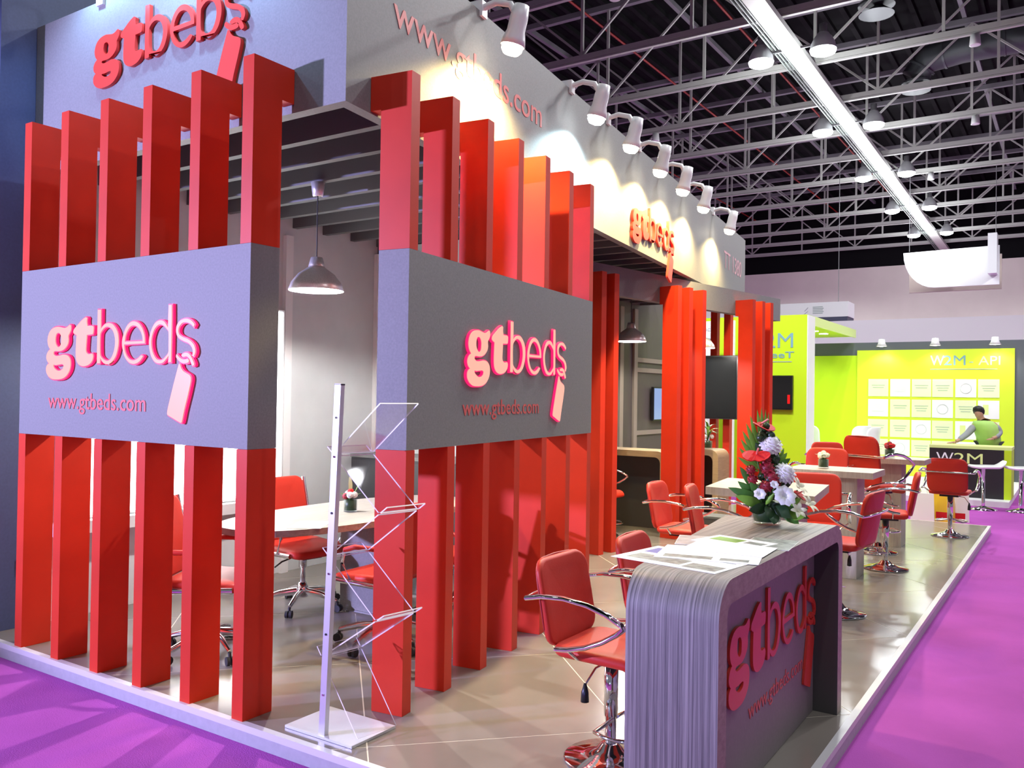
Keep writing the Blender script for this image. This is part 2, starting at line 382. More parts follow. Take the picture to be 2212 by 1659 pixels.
# ------------------------------------------------------------------ header fascia and canopy
FZ0, FZ1, FT = 3.02, 4.02, 0.07
def fcorner(d, y):
    s = (y-QF.y+NF.y*d)/TF.y; p = QF+TF*s-NF*d; return (p.x, p.y)
SC = (0.2588-QF.y+NF.y*0.2485)/TF.y
fas = thing('header_fascia', 'grey header fascia wrapping the corner above the red posts', 'fascia', (0.36, 0.26, FZ0))
def sub(name, mb, m, parent):
    """child built in world coordinates"""
    o = obj(name, mb, m); mw = o.matrix_world.copy(); o.parent = parent; o.matrix_parent_inverse = parent.matrix_basis.inverted(); return o
c0 = fcorner(0.2485, 0.2588); c1 = fcorner(0.2485+FT, 0.2588+FT)
m = MB(); m.prism([(-2.515, 0.2588), c0, c1, (-2.515, 0.2588+FT)], FZ0, FZ1); sub('front_board', m, GREY, fas)
e0 = fr(10.15, 0.2485, 0)[:2]; e1 = fr(10.15, 0.2485+FT, 0)[:2]
m = MB(); m.prism([c0, e0, e1, c1], FZ0, FZ1); sub('side_board', m, GREY, fas)
m = MB(); m.prism([(-2.515, 0.40), (c1[0]-0.05, 0.40), fr(10.1, 0.42, 0)[:2], (-2.515, 10.2)], 3.33, 3.36)
struct('ceiling', m, DARKGREY, label='dark canopy board above the slats')
for k in range(27):
    y = 0.366+0.364*k
    s = (y-QF.y+NF.y*(0.2485+FT))/TF.y; xr = fr(s, 0.2485+FT, 0)[0]-0.004
    y0 = max(y-0.0275, 0.333)
    o = obj('ceiling_slat', MB().box(-2.503, xr-(0.012 if k == 0 else 0), y0, y+0.0275, 3.05, 3.328), SLATM, bpy.data.objects['ceiling'])
# lower rear beam
tag(obj('beam', quadbox(g2, -0.55, 4.43, 0.245, 0.345, 2.675, 2.985), GREY), 'low grey beam carrying the rear orange-red posts', 'beam')

# ------------------------------------------------------------------ red posts
ZB, ZT = 1.3129, 2.3162
PXS = [-2.0494, -1.6356, -1.2277, -0.8204, -0.4062, 0.0]; TP, DP, ZTOP, DA, ZA = 0.0788, 0.180, 3.239, 0.2570, 3.063
def lpost(x, name, lab):
    t = thing('red_post', lab, 'post', (x-TP/2, DP/2, 0), 0, 'red posts of the front screen')
    obj('lower_section', MB().box(-TP/2, TP/2, -DP/2, DP/2, 0.001, ZB-0.001), RED, t)
    h = TP/2; d = DP/2; b = DA-DP/2
    pr = [(-d, ZT+0.001), (d, ZT+0.001), (d, ZA), (b, ZA), (b, ZTOP), (-d, ZTOP)]
    m = MB(); n = len(pr); V = [(-h, y, z) for y, z in pr]+[(h, y, z) for y, z in pr]
    m.add(V, [tuple(range(n)), tuple(range(2*n-1, n-1, -1))]+[(i, n+i, n+(i+1) % n, (i+1) % n) for i in range(n)])
    obj('upper_section', m, RED, t); return t
for i, x in enumerate(PXS):
    lpost(x, 'red_post', ['red post next to the tall blue-grey side wall', 'second red post from the side wall in the front screen', 'third red post from the side wall in the front screen', 'fourth red post from the side wall in the front screen', 'fifth red post from the side wall, left of the end post', 'red end post of the front screen, left of the pendant lamp'][i])
SS = [0.3172, 0.7233, 1.1354, 1.5499, 1.9705, 2.3943, 2.8131]; TR, DR, DAR, ZAR, ZTR = 0.0786, 0.182, 0.2465, 3.030, 3.2038
for i, s in enumerate(SS):
    t = thing('red_post', ['red end post of the side screen, right beside the brochure rack', 'second red post of the side screen counted from the brochure rack', 'third red post of the side screen counted from the brochure rack', 'fourth red post of the side screen counted from the brochure rack', 'fifth red post of the side screen, top glowing orange', 'sixth red post of the side screen counted from the brochure rack', 'red post at the far end of the side screen sign'][i], 'post', fr(s+TR/2, DR/2, 0), TH, 'red posts of the side screen')
    # local axes: x outwards, y along the screen
    h = TR/2; d = DR/2; b = DAR-DR/2
    obj('lower_section', MB().box(-d, d, -h, h, 0.001, ZB-0.001), RED, t)
    pr = [(d, ZT+0.001), (-d, ZT+0.001), (-d, ZAR), (-b, ZAR), (-b, ZTR), (d, ZTR)]
    n = len(pr); V = [(x, -h, z) for x, z in pr]+[(x, h, z) for x, z in pr]
    obj('upper_section', MB().add(V, [tuple(range(n)), tuple(range(2*n-1, n-1, -1))]+[(k, n+k, n+(k+1) % n, (k+1) % n) for k in range(n)]), RED, t)
GP = [(0.0, 'red rear post just past the side screen, left of the pair'), (0.213, 'red rear post just past the side screen, right of the pair'),
      (1.406, 'orange-lit red post, left of the middle trio'), (1.645, 'orange-lit red post, centre of the middle trio'), (1.94, 'orange-lit red post, right of the middle trio'),
      (3.157, 'orange-lit red post, left of the far trio'), (3.418, 'orange-lit red post, centre of the far trio'), (3.643, 'orange-lit red post, right of the far trio')]
for s, lab in GP:
    o = bpy.data.objects
    h = 0.04; d = 0.10; b = 0.243-0.10
    pr = [(d, 0.001), (-d, 0.001), (-d, 2.65), (-b, 2.65), (-b, 2.85), (d, 2.85)]
    n = len(pr); V = [(x, -h, z) for x, z in pr]+[(x, h, z) for x, z in pr]
    po = obj('red_post', MB().add(V, [tuple(range(n)), tuple(range(2*n-1, n-1, -1))]+[(k, n+k, n+(k+1) % n, (k+1) % n) for k in range(n)]), RED, None, g2(s+0.04, 0.10, 0), -A2)
    tag(po, lab, 'post', 'red posts of the rear screen')
# two more posts at the far end of the stand
for x, lab in ((-1.215, 'red post seen under the black hanging screen, left one'), (-1.01, 'red post seen under the black hanging screen, right one')):
    po = obj('red_post', MB().box(-0.05, 0.05, -0.06, 0.06, 0.001, 3.02), RED, None, (x, 9.7, 0)); tag(po, lab, 'post', 'red posts at the far end')

# ------------------------------------------------------------------ lettering
GL={
 'g':[[(11,124),(24,143),(49,157),(85,162),(114,158),(137,155),(156,158),(176,167),(185,162),(185,145),(176,131),(167,120),(169,102),(163,85),(144,69),(122,60),(99,57),(68,58),(57,55),(57,47),(72,40),(103,41),(134,45),(164,40),(182,27),(188,8),(185,-13),(174,-31),(152,-48),(122,-58),(84,-61),(49,-59),(21,-48),(3,-31),(0,-12),(7,1),(21,8),(7,18),(0,33),(4,48),(15,60),(29,67),(14,82),(7,103)],[(88,134),(102,131),(112,118),(113,101),(109,84),(94,76),(81,82),(71,95),(69,112),(75,129)],[(58,2),(74,-1),(124,3),(135,-2),(130,-13),(113,-21),(90,-22),(71,-15),(59,-6)]],
 't':[[(293,194),(303,189),(301,174),(306,158),(343,157),(350,150),(348,128),(343,122),(303,120),(302,105),(299,76),(300,54),(315,44),(333,45),(345,46),(351,35),(345,17),(327,3),(306,-4),(277,-7),(248,1),(230,18),(224,41),(224,78),(227,121),(210,127),(202,134),(207,146),(231,162),(263,182)]],
 'b':[[(376,221),(400,220),(401,143),(421,158),(448,165),(476,161),(500,146),(518,122),(524,88),(518,57),(504,29),(478,8),(447,0),(419,8),(401,26),(400,4),(377,4)],[(398,119),(411,136),(431,147),(452,148),(476,139),(492,120),(500,92),(496,61),(483,35),(467,20),(443,16),(415,26),(400,42)]],
 'e':[[(696,78),(562,76),(566,56),(580,34),(600,20),(626,16),(652,23),(674,35),(685,30),(671,16),(649,4),(623,0),(594,7),(567,28),(552,56),(546,86),(554,115),(573,145),(598,162),(624,166),(654,157),(677,137),(692,109)],[(566,89),(570,110),(583,130),(602,145),(625,148),(648,141),(668,123),(678,104),(680,89)]],
 'd':[[(837,219),(857,219),(859,159),(859,5),(840,5),(843,29),(827,16),(809,4),(785,1),(760,7),(737,28),(724,57),(720,84),(725,110),(740,138),(761,157),(789,164),(814,157),(835,136)],[(839,119),(841,66),(840,42),(824,27),(806,17),(787,15),(766,22),(746,45),(737,72),(738,99),(750,125),(768,141),(789,147),(811,141),(830,128)]],
 's':[[(993,140),(986,131),(971,142),(948,149),(922,148),(904,135),(899,121),(905,108),(926,98),(955,90),(979,78),(994,64),(1000,45),(997,34),(991,25),(980,27),(984,44),(977,60),(959,73),(932,81),(906,91),(890,104),(884,123),(889,143),(909,159),(942,165),(968,159),(985,149)]],
 'knot':[[(894,35),(905,26),(920,19),(937,16),(956,18),(964,13),(962,4),(947,1),(923,2),(902,12),(887,25),(887,32)]],
 'loop':[[(918,32),(931,39),(948,41),(966,35),(981,20),(994,0),(993,-7),(983,-9),(976,0),(966,15),(952,25),(934,24),(922,26)]],
 'tag':[[(905,1),(913,-2),(919,-14),(932,-26),(954,-35),(971,-42),(977,-52),(976,-67),(962,-112),(942,-168),(928,-214),(920,-216),(873,-200),(843,-189),(840,-180),(846,-157),(872,-84),(893,-29)]],
}
def logo(parent, origin, xdir, width, lit=False, depth=0.03, letters='gtbeds', m=None, weight=0.0, zs=1.0):
    sc = width/1000.0; x = Vector(xdir).normalized(); out = x.cross(Vector((0, 0, 1)))
    seq = []
    for i, ch in enumerate(letters):
        g = GL[ch]; dx = 0
        if ch == 'b' and i == 4: dx = 338
        seq.append((ch, [[((a+dx)*sc, b*sc*zs) for a, b in p] for p in g]))
    for n in ('knot', 'loop', 'tag'): seq.append((n, [[(a*sc, b*sc*zs) for a, b in p] for p in GL[n]]))
    for n, polys in seq:
        polys = [smooth_poly(p) for p in polys]
        nm = 'luggage_tag' if n == 'tag' else ('tag_cord' if n in ('knot', 'loop') else 'letter_'+n)
        if lit:
            e = place_flat(nm, curve_mesh(nm, polys, depth, 0.0045), LITEDGE, Vector(origin)+out*(depth/2+0.0005), x, parent)
            f = place_flat('lit_face', curve_mesh('lit_face', polys, 0.004, -0.0015), LITFACE, Vector(origin)+out*(depth+0.003), x)
            mw = f.matrix_world.copy(); f.parent = e; f.matrix_parent_inverse = e.matrix_world.inverted(); f.matrix_world = mw
        else:
            o = place_flat(nm, curve_mesh(nm, polys, depth, weight), m or REDLET, Vector(origin)+out*(depth/2+0.0005), x, parent)
# front sign box (left screen)
sg = thing('sign_box', 'grey sign box with glowing logo on the front screen', 'sign', (-1.06, 0.09, ZB))
sub('box', MB().box(PXS[0]-TP, PXS[5], 0.0, 0.1795, ZB, ZT), GREY, sg)
logo(sg, (-1.792, -0.0005, 1.7314), (1, 0, 0), 1.4104, lit=True, depth=0.016)
me = text_mesh('web_address', 'www.gtbeds.com', 0.972, 0.122, 0.002, 1.0, 0.006); place_flat('web_address', me, REDPRINT, (-1.794, -0.002, 1.478), (1, 0, 0), sg)
sg = thing('sign_box', 'grey sign box with glowing logo on the side screen', 'sign', fr(1.6, 0.09, ZB))
sub('box', quadbox(fr, SS[0], 2.892, 0.0, 0.1815, ZB, ZT), GREY, sg)
tf3 = (TF.x, TF.y, 0)
logo(sg, fr(0.893, -0.0005, 1.7280), tf3, 1.441, lit=True, depth=0.016)
me = text_mesh('web_address', 'www.gtbeds.com', 1.03, 0.120, 0.002, 1.0, 0.006); place_flat('web_address', me, REDPRINT, fr(0.876, -0.002, 1.478), tf3, sg)
# fascia lettering
logo(fas, (-1.79, 0.258, 3.545), (1, 0, 0), 1.42, depth=0.022, letters='gtbebs', weight=0.004)
logo(fas, fr(4.53, 0.248, 3.165), tf3, 1.47, depth=0.026, weight=0.004)
me = text_mesh('web_address', 'www.gtbeds.com', 1.93, 0.225, 0.002, 1.0, 0.004); place_flat('web_address', me, REDPRINT, fr(0.51, 0.2465, 3.555), tf3, fas)
me = text_mesh('stand_number', 'TT 1380', 1.2, 0.24, 0.002); place_flat('stand_number', me, PINKP, fr(8.65, 0.2465, 3.40), tf3, fas)
# ------------------------------------------------------------------ fascia spotlights
def spotlight(loc, outdir, lab, warm, power, aim, group, rise=0.0):
    t = thing('arm_spotlight', lab, 'spotlight', loc, math.atan2(outdir[1], outdir[0]), group)   # local x = outwards from the wall, origin at the wall top
    obj('clamp', MB().box(-0.08, 0.02, -0.035, 0.035, -0.03, 0.07), LAMPB, t)
    obj('arm', MB().tube([(0.0, 0, 0.03), (0.0, 0, 0.03+rise), (0.10, 0, 0.05+rise), (0.20, 0, 0.02+rise), (0.24, 0, -0.05+rise)] if rise else [(0.0, 0, 0.03), (0.10, 0, 0.05), (0.20, 0, 0.02), (0.24, 0, -0.05)], 0.022, 8), LAMPB, t)
    hd = obj('lamp_head', MB().lathe([(0.001, 0.11), (0.048, 0.10), (0.058, 0.02), (0.058, -0.06), (0.072, -0.11), (0.078, -0.15), (0.070, -0.15), (0.055, -0.10)], 18), LAMPB, t, (0.255, 0, -0.10+rise))
    le = obj('lens', MB().lathe([(0.069, -0.145), (0.066, -0.175), (0.048, -0.20), (0.001, -0.212)], 16), LENSW if warm else LENSC, t, (0.255, 0, -0.10+rise))
    for o in (hd, le): o.rotation_euler = (0, math.radians(14), 0)
    l = light('spot_lamp', 'SPOT', (0.235, 0, -0.345+rise), power, (1.0, 0.74, 0.30) if warm else ((0.62, 0.90, 1.0) if not rise else (0.30, 0.58, 1.0)), 0.03, None, 142, 0.75, t)
    d = Vector(aim); l.rotation_euler = d.to_track_quat('-Z', 'Y').to_euler()
    return t
nang = (NF.x, NF.y)
SPS = [1.50, 3.00, 3.86, 4.76, 5.60, 6.52, 7.95]
for i, s in enumerate(SPS):
    spotlight(fr(s, 0.2485+0.0, FZ1-0.005), nang, ['warm arm spotlight above the web address on the fascia', 'cool white arm spotlight, second along the fascia top', 'warm arm spotlight, third along the fascia top', 'warm arm spotlight, fourth along the fascia top', 'warm arm spotlight, fifth along the fascia top', 'warm arm spotlight, sixth along the fascia top', 'warm arm spotlight at the far end of the fascia top'][i],
              i != 1, 250 if i == 0 else 165, (-0.36, 0, -1), 'spotlights along the fascia')
spotlight((-0.80, 0.259, FZ1-0.005), (0, -1), 'cool arm spotlight above the front logo, over the top edge', False, 60, (-0.30, 0, -1), 'spotlights along the fascia', 0.55)
spotlight((-1.75, 0.259, FZ1-0.005), (0, -1), 'cool arm spotlight near the side wall, over the top edge', False, 30, (-0.25, 0, -1), 'spotlights along the fascia', 0.55)

# ------------------------------------------------------------------ pendant lamps
def pendant(x, y, z, zc, lab, power):
    t = thing('pendant_lamp', lab, 'lamp', (x, y, z), 0, 'steel pendant lamps')
    obj('shade', MB().lathe([(0.188, 0.0), (0.190, 0.006), (0.172, 0.055), (0.125, 0.115), (0.075, 0.150), (0.056, 0.165), (0.056, 0.172), (0.040, 0.232), (0.001, 0.236)], 32), STEEL, t)
    obj('shade_inside', MB().lathe([(0.186, 0.001), (0.168, 0.050), (0.12, 0.108), (0.07, 0.142), (0.001, 0.150)], 32), LAMPIN, t)
    obj('bulb', MB().ball((0, 0, 0.105), 0.035, 14), LENSW, t)
    obj('cord', MB().tube([(0, 0, 0.235), (0, 0, zc-z-0.09)], 0.004, 6), CABLE, t)
    obj('ceiling_cup', MB().lathe([(0.030, 0.0), (0.036, 0.005), (0.048, 0.10), (0.001, 0.10)], 16), STEEL, t, (0, 0, zc-z-0.101))
    light('pendant_bulb_light', 'POINT', (0, 0, 0.042), power, (1.0, 0.97, 0.93), 0.02, parent=t)
pendant(-1.061, 1.443, 2.295, 3.05, 'brushed steel pendant lamp over the oval meeting table', 150)
pendant(-1.26, 6.88, 2.27, 3.05, 'brushed steel pendant lamp over the rear booth bar', 90)
pendant(-1.05, 8.70, 2.28, 3.05, 'brushed steel pendant lamp half hidden behind the middle trio of posts', 70)
# light box on the meeting room wall
t = thing('light_box', 'white glowing light box on the meeting room wall', 'light box', (-2.45, 1.4, 0.69))
sub('case', MB().box(-2.503, -2.425, 0.40, 2.38, 0.69, 2.30), WHITE, t)
sub('lit_face', MB().box(-2.424, -2.418, 0.42, 2.36, 0.71, 2.28), LIGHTBOX, t)
tag(obj('wall_ledge', MB().box(-2.503, -2.33, 0.35, 2.40, 0.60, 0.685), GREYIN), 'grey ledge below the glowing light box', 'ledge')
t = thing('low_cabinet', 'dark grey low cabinet against the meeting room back wall', 'cabinet', (-2.1, 3.4, 0))
sub('body', MB().box(-2.44, -1.0, 3.25, 3.65, 0.06, 0.98), DARKGREY, t); sub('top', MB().box(-2.445, -0.99, 3.24, 3.655, 0.981, 1.01), GREY, t); sub('plinth', MB().box(-2.42, -1.02, 3.28, 3.65, 0.001, 0.059), BLACK, t)
for k in range(2): sub('door', MB().box(-2.42+0.71*k, -1.73+0.71*k, 3.232, 3.249, 0.08, 0.96), DARKGREY, t)

# ------------------------------------------------------------------ oval meeting table
cx, cy, ra, rb = -0.965, 1.78, 0.47, 1.10
def oval(sx=1.0, n=48):
    out = []
    for k in range(n):
        w = 2*math.pi*k/n; c, s = math.cos(w), math.sin(w); p = 2/2.5
        out.append((cx+ra*sx*math.copysign(abs(c)**p, c), cy+rb*sx*math.copysign(abs(s)**p, s)))
    return out
t = thing('meeting_table', 'oval grey wood meeting table on a panel leg', 'table', (cx, cy, 0))
tt = sub('table_top', MB().prism(oval(), 0.71, 0.75), [WOODT, WOODS], t)
for q in tt.data.polygons:
    if abs(q.normal.z) < 0.5: q.material_index = 1
for y in (cy+0.10, cy+0.75): sub('leg', MB().prism([(cx-0.22, y-0.03), (cx+0.22, y-0.03), (cx+0.22, y+0.03), (cx-0.22, y+0.03)], 0.012, 0.709), GREY, t)
sub('stretcher', MB().box(cx-0.02, cx+0.02, cy+0.132, cy+0.718, 0.25, 0.60), GREY, t)
for y in (cy+0.10, cy+0.75): sub('foot_plate', MB().box(cx-0.26, cx+0.26, y-0.07, y+0.07, 0.001, 0.011), CHROME, t)
o = obj('paper_sheet', MB().prism([(-0.105, -0.148), (0.105, -0.148), (0.105, 0.148), (-0.105, 0.148)], 0, 0.0012), PAPER, None, (-0.72, 1.10, 0.7508), 0.55); tag(o, 'blank white sheet on the oval meeting table', 'paper')

# ------------------------------------------------------------------ office chairs
def arc(n, a0, a1): return [math.radians(a0+(a1-a0)*i/(n-1)) for i in range(n)]
def office_chair(loc, rz, lab):
    t = thing('office_chair', lab, 'chair', loc, rz, 'red leather office chairs around the meeting table')   # faces local +x
    def seat_fn(u, v, n): return (v*1.0+0.02, u, 0.455+n+0.05*(v/0.25)**2*(1 if v > 0.0 else 0.2)*(-0.6 if v > 0 else 1))
    obj('seat', MB().pad(0.48, 0.47, 0.055, 0.07, seat_fn), LEATHER, t)
    def back_fn(u, v, n):
        z = 0.47+0.235+v; x = -0.235-0.10*((v+0.235)/0.47)+0.05*(1-(u/0.235)**2)*-1*0.5
        return (x+n, u*(1-0.10*(v+0.235)/0.47), z)
    bk = obj('backrest', MB().pad(0.47, 0.47, 0.05, 0.06, back_fn), LEATHER, t)
    for v in (-0.08, 0.06):
        z = 0.705+v; x = -0.235-0.10*((v+0.235)/0.47)
        obj('seam', MB().tube([(x+0.003, -0.21, z), (x-0.020, 0, z), (x+0.003, 0.21, z)], 0.004, 5), LEATHERD, bk)
    for s in (-1, 1):
        obj('side_frame', MB().tube([(0.20, s*0.25, 0.435), (-0.18, s*0.25, 0.425), (-0.24, s*0.245, 0.47), (-0.29, s*0.235, 0.70), (-0.335, s*0.225, 0.93)], 0.012, 8, flat=1.5), CHROME, t)
        a = obj('armrest', MB().tube([(-0.27, s*0.265, 0.62), (-0.15, s*0.275, 0.655), (0.02, s*0.275, 0.655), (0.10, s*0.275, 0.63)], 0.016, 8), LEATHER, t)
        obj('arm_support', MB().tube([(0.10, s*0.275, 0.63), (0.12, s*0.272, 0.55), (0.06, s*0.262, 0.44)], 0.010, 8), CHROME, a)
    obj('mechanism', MB().box(-0.10, 0.12, -0.08, 0.08, 0.375, 0.418), BLACK, t)
    obj('tilt_lever', MB().tube([(0.0, -0.05, 0.39), (0.03, -0.2, 0.37), (0.0, -0.24, 0.33)], 0.006, 6), BLACK, t)
    g = obj('gas_lift', MB().lathe([(0.022, 0.19), (0.022, 0.30), (0.030, 0.30), (0.030, 0.374)], 14), CHROME, t)
    obj('hub', MB().lathe([(0.001, 0.085), (0.045, 0.085), (0.045, 0.14), (0.030, 0.19), (0.001, 0.19)], 16), CHROME, t)
    for k in range(5):
        w = 2*math.pi*k/5+0.35; c, s = math.cos(w), math.sin(w)
        l = obj('base_leg', MB().tube([(c*0.035, s*0.035, 0.125), (c*0.16, s*0.16, 0.115), (c*0.30, s*0.30, 0.078)], [0.022, 0.018, 0.013], 8, flat=1.3), CHROME, t)
        m = MB()
        for q in (-0.014, 0.014):
            p = Vector((c*0.31, s*0.31, 0.029)); ax = Vector((-s, c, 0))
            m.tube([p+ax*(q-0.009), p+ax*(q+0.009)], 0.027, 12, ref=(0, 0, 1))
        m.tube([(c*0.30, s*0.30, 0.075), (c*0.305, s*0.305, 0.045)], 0.010, 6)
        obj('castor', m, RUBBER, l)
    return t
office_chair((-1.03, 0.62, 0.001), math.radians(32), 'red office chair behind the fourth and fifth front posts')
office_chair((-1.42, 1.70, 0.001), math.radians(-8), 'red office chair on the far side of the oval table')
office_chair((-0.31, 1.36, 0.001), math.radians(183), 'red office chair behind the end post by the brochure rack')
office_chair((-0.33, 2.15, 0.001), math.radians(178), 'red office chair behind the second and third side posts')

# ------------------------------------------------------------------ bar stools
def make_stool(seatm=LEATHER, seat_h=0.53):
    t = thing('bar_stool', 'red bar stool', 'bar stool', (0, 0, 0), 0, 'red bar stools with chrome arms')      # faces local +x
    dz = seat_h-0.53
    obj('base', MB().lathe([(0.001, 0.001), (0.205, 0.001), (0.207, 0.007), (0.200, 0.012), (0.12, 0.028), (0.06, 0.050), (0.040, 0.075), (0.030, 0.078), (0.001, 0.078)], 32), CHROME, t)
    obj('column', MB().lathe([(0.025, 0.079), (0.025, 0.20+dz*0.5), (0.031, 0.20+dz*0.5), (0.031, 0.455+dz), (0.001, 0.455+dz)], 18), CHROME, t)
    fo = [(0.02, -0.02, 0.19)]+[(0.09+0.17*math.cos(a), 0.17*math.sin(a), 0.165) for a in arc(13, -125, 125)]+[(0.02, 0.02, 0.19)]
    obj('footrest', MB().tube(fo, 0.009, 8), CHROME, t)
    obj('seat_plate', MB().box(-0.11, 0.11, -0.10, 0.10, 0.456+dz, 0.478+dz), BLACK, t)
    def seat_fn(u, v, n):
        d = max(0, (v-0.10)); return (v+0.01, u, seat_h-0.022+n-0.9*d*d*4)
    obj('seat', MB().pad(0.42, 0.41, 0.05, 0.06, seat_fn), seatm, t)
    def back_fn(u, v, n):
        z = seat_h-0.01+0.185+v; x = -0.195-0.07*((v+0.185)/0.37)-0.025*(1-(u/0.21)**2)
        return (x+n, u, z)
    bk = obj('backrest', MB().pad(0.43, 0.385, 0.036, 0.075, back_fn), seatm, t)
    z0 = seat_h-0.53
    pipe = []
    for k in range(24):
        w = 2*math.pi*k/24; c, s = math.cos(w), math.sin(w); p = 0.42
        u = 0.214*math.copysign(abs(c)**p, c); v = 0.191*math.copysign(abs(s)**p, s); pipe.append(back_fn(u, v, -0.010))
    obj('piping', MB().tube(pipe, 0.005, 5, closed=True), LEATHERD, bk)
    for s in (-1, 1):
        y = s*0.285
        pa = [(-0.27, y, 0.745), (-0.19, y, 0.763), (-0.08, y, 0.768), (0.03, y, 0.755), (0.12, y, 0.728), (0.185, y, 0.695), (0.195, y, 0.682), (0.165, y, 0.655), (0.10, y, 0.612), (0.02, y, 0.575), (-0.06, y, 0.553), (-0.12, y, 0.545)]
        obj('armrest', MB().tube([(a, b, c+z0) for a, b, c in pa], 0.0115, 10, flat=1.5, ref=(0, 1, 0)), CHROME, t)
        obj('arm_bracket', MB().tube([(-0.05, s*0.10, 0.485+z0), (-0.06, s*0.20, 0.49+z0), (-0.06, y, 0.551+z0)], 0.009, 6), CHROME, t)
    obj('back_bar', MB().tube([(-0.27, -0.285, 0.745+z0), (-0.285, -0.2, 0.745+z0), (-0.29, 0, 0.745+z0), (-0.285, 0.2, 0.745+z0), (-0.27, 0.285, 0.745+z0)], 0.010, 8), CHROME, t)
    lv = obj('height_lever', MB().tube([(0.02, -0.03, 0.465+z0), (0.00, -0.15, 0.45+z0), (-0.02, -0.20, 0.39+z0)], 0.005, 6), CHROME, t)
    obj('lever_grip', MB().lathe([(0.001, -0.045), (0.018, -0.04), (0.016, 0.0), (0.006, 0.04), (0.001, 0.04)], 10), BLACK, lv, (-0.021, -0.203, 0.355+z0))
    return t
stool0 = make_stool()
STOOLS = [
    (1.643, 0.655, 0, -0.025, 'red bar stool nearest the camera, left of the curved counter'),
    (1.67, 1.37, 4, -0.02, 'red bar stool second from the camera, left of the curved counter'),
    (0.62, 4.05, 3, 0.0, 'red bar stool left of the flowers, before the middle trio of posts'),
    (1.12, 3.60, 12, 0.02, 'red bar stool seen edge-on just left of the flower vase'),
    (1.86, 3.95, 174, 0.03, 'red bar stool right of the flowers with its back turned sideways'),
    (1.55, 4.42, -80, 0.07, 'red bar stool behind the first high table, right of the flowers'),
    (1.836, 6.002, 190, 0.02, 'red bar stool with its whole chrome base showing beside the middle high table'),
    (1.18, 6.15, -95, 0.18, 'red bar stool behind the middle high table under the small vase'),
    (2.099, 8.574, 88, 0.03, 'red bar stool near the far platform corner showing its back'),
    (0.62, 9.20, -60, 0.10, 'red bar stool beyond the far high table, pale in the background'),
    (1.60, 6.88, 62, 0.30, 'red bar stool tall in front of the far high table'),
    (-1.20, 6.02, 0, 0.0, 'red bar stool at the rear booth bar, left one'),
    (-1.25, 7.35, 180, 0.0, 'red bar stool at the rear booth bar, right one'),
]
for i, (x, y, a, dz, lab) in enumerate(STOOLS):
    o = stool0 if i == 0 else copy_tree(stool0)
    o.location = (x, y, 0.001); o.rotation_euler = (0, 0, math.radians(a)); o['label'] = lab
    if dz: o.scale = (1, 1, 1+dz*1.2)

# ------------------------------------------------------------------ waterfall counter
CH, CR, CT = 0.965, 0.135, 0.085
def xl(y): return 2.0-0.135*(y-0.05)
def yz_loop(y0, y1, h, r, n=8):
    pts = [(y0, 0.001)]
    pts += [(y0+r-r*math.cos(a), h-r+r*math.sin(a)) for a in arc(n, 0, 90)]
    pts += [(y1-r+r*math.sin(a), h-r+r*math.cos(a)) for a in arc(n, 0, 90)]
    return pts+[(y1, 0.001)]
Y0, Y1 = 0.05, 1.875
cn = thing('curved_counter', 'wood-striped reception counter with rounded ends near the camera', 'counter', (2.15, 0.96, 0))
oo = yz_loop(Y0, Y1, CH, CR); ii = yz_loop(Y0+CT, Y1-CT, CH-CT, 0.05)
m = MB(); n = len(oo)
V = []
for (y, z) in oo: V.append((xl(y), y, z))
for (y, z) in oo: V.append((2.345, y, z))
for (y, z) in ii: V.append((xl(y), y, z))
for (y, z) in ii: V.append((2.345, y, z))
Fo = [(i, i+1, n+i+1, n+i) for i in range(n-1)]; Fi = [(2*n+i, 3*n+i, 3*n+i+1, 2*n+i+1) for i in range(n-1)]
Fl = [(i, 2*n+i, 2*n+i+1, i+1) for i in range(n-1)]; Fr = [(n+i, n+i+1, 3*n+i+1, 3*n+i) for i in range(n-1)]
m.add(V, Fo, True, 0); m.add(V, Fi, False, 2); m.add(V, Fl+Fr, False, 1); m.add(V, [(0, n, 3*n, 2*n), (n-1, 3*n-1, 4*n-1, 2*n-1)], False, 0)
sub('waterfall_shell', m, [WOOD, WOODS, mat('dark_counter_inside', (0.06, 0.055, 0.055), 0.5)], cn)
ip = yz_loop(Y0+CT+0.002, Y1-CT-0.002, CH-CT-0.002, 0.049)
m = MB(); k = len(ip); V = [(2.19, y, max(z, 0.002)) for y, z in ip]+[(2.225, y, max(z, 0.002)) for y, z in ip]
m.add(V, [tuple(range(k)), tuple(range(2*k-1, k-1, -1))]+[(i, k+i, k+(i+1) % k, (i+1) % k) for i in range(k)])
sub('front_panel', m, mat('mauve_grey_panel', (0.20, 0.165, 0.175), 0.5, noise=(60, 0.06)), cn)
logo(cn, (2.2255, 0.47, 0.462), (0, 1, 0), 1.31, depth=0.012, weight=0.002, zs=1.08)
me = text_mesh('web_address', 'www.gtbeds.com', 0.83, 0.095, 0.002); place_flat('web_address', me, REDPRINT, (2.2265, 0.745, 0.27), (0, 1, 0), cn)
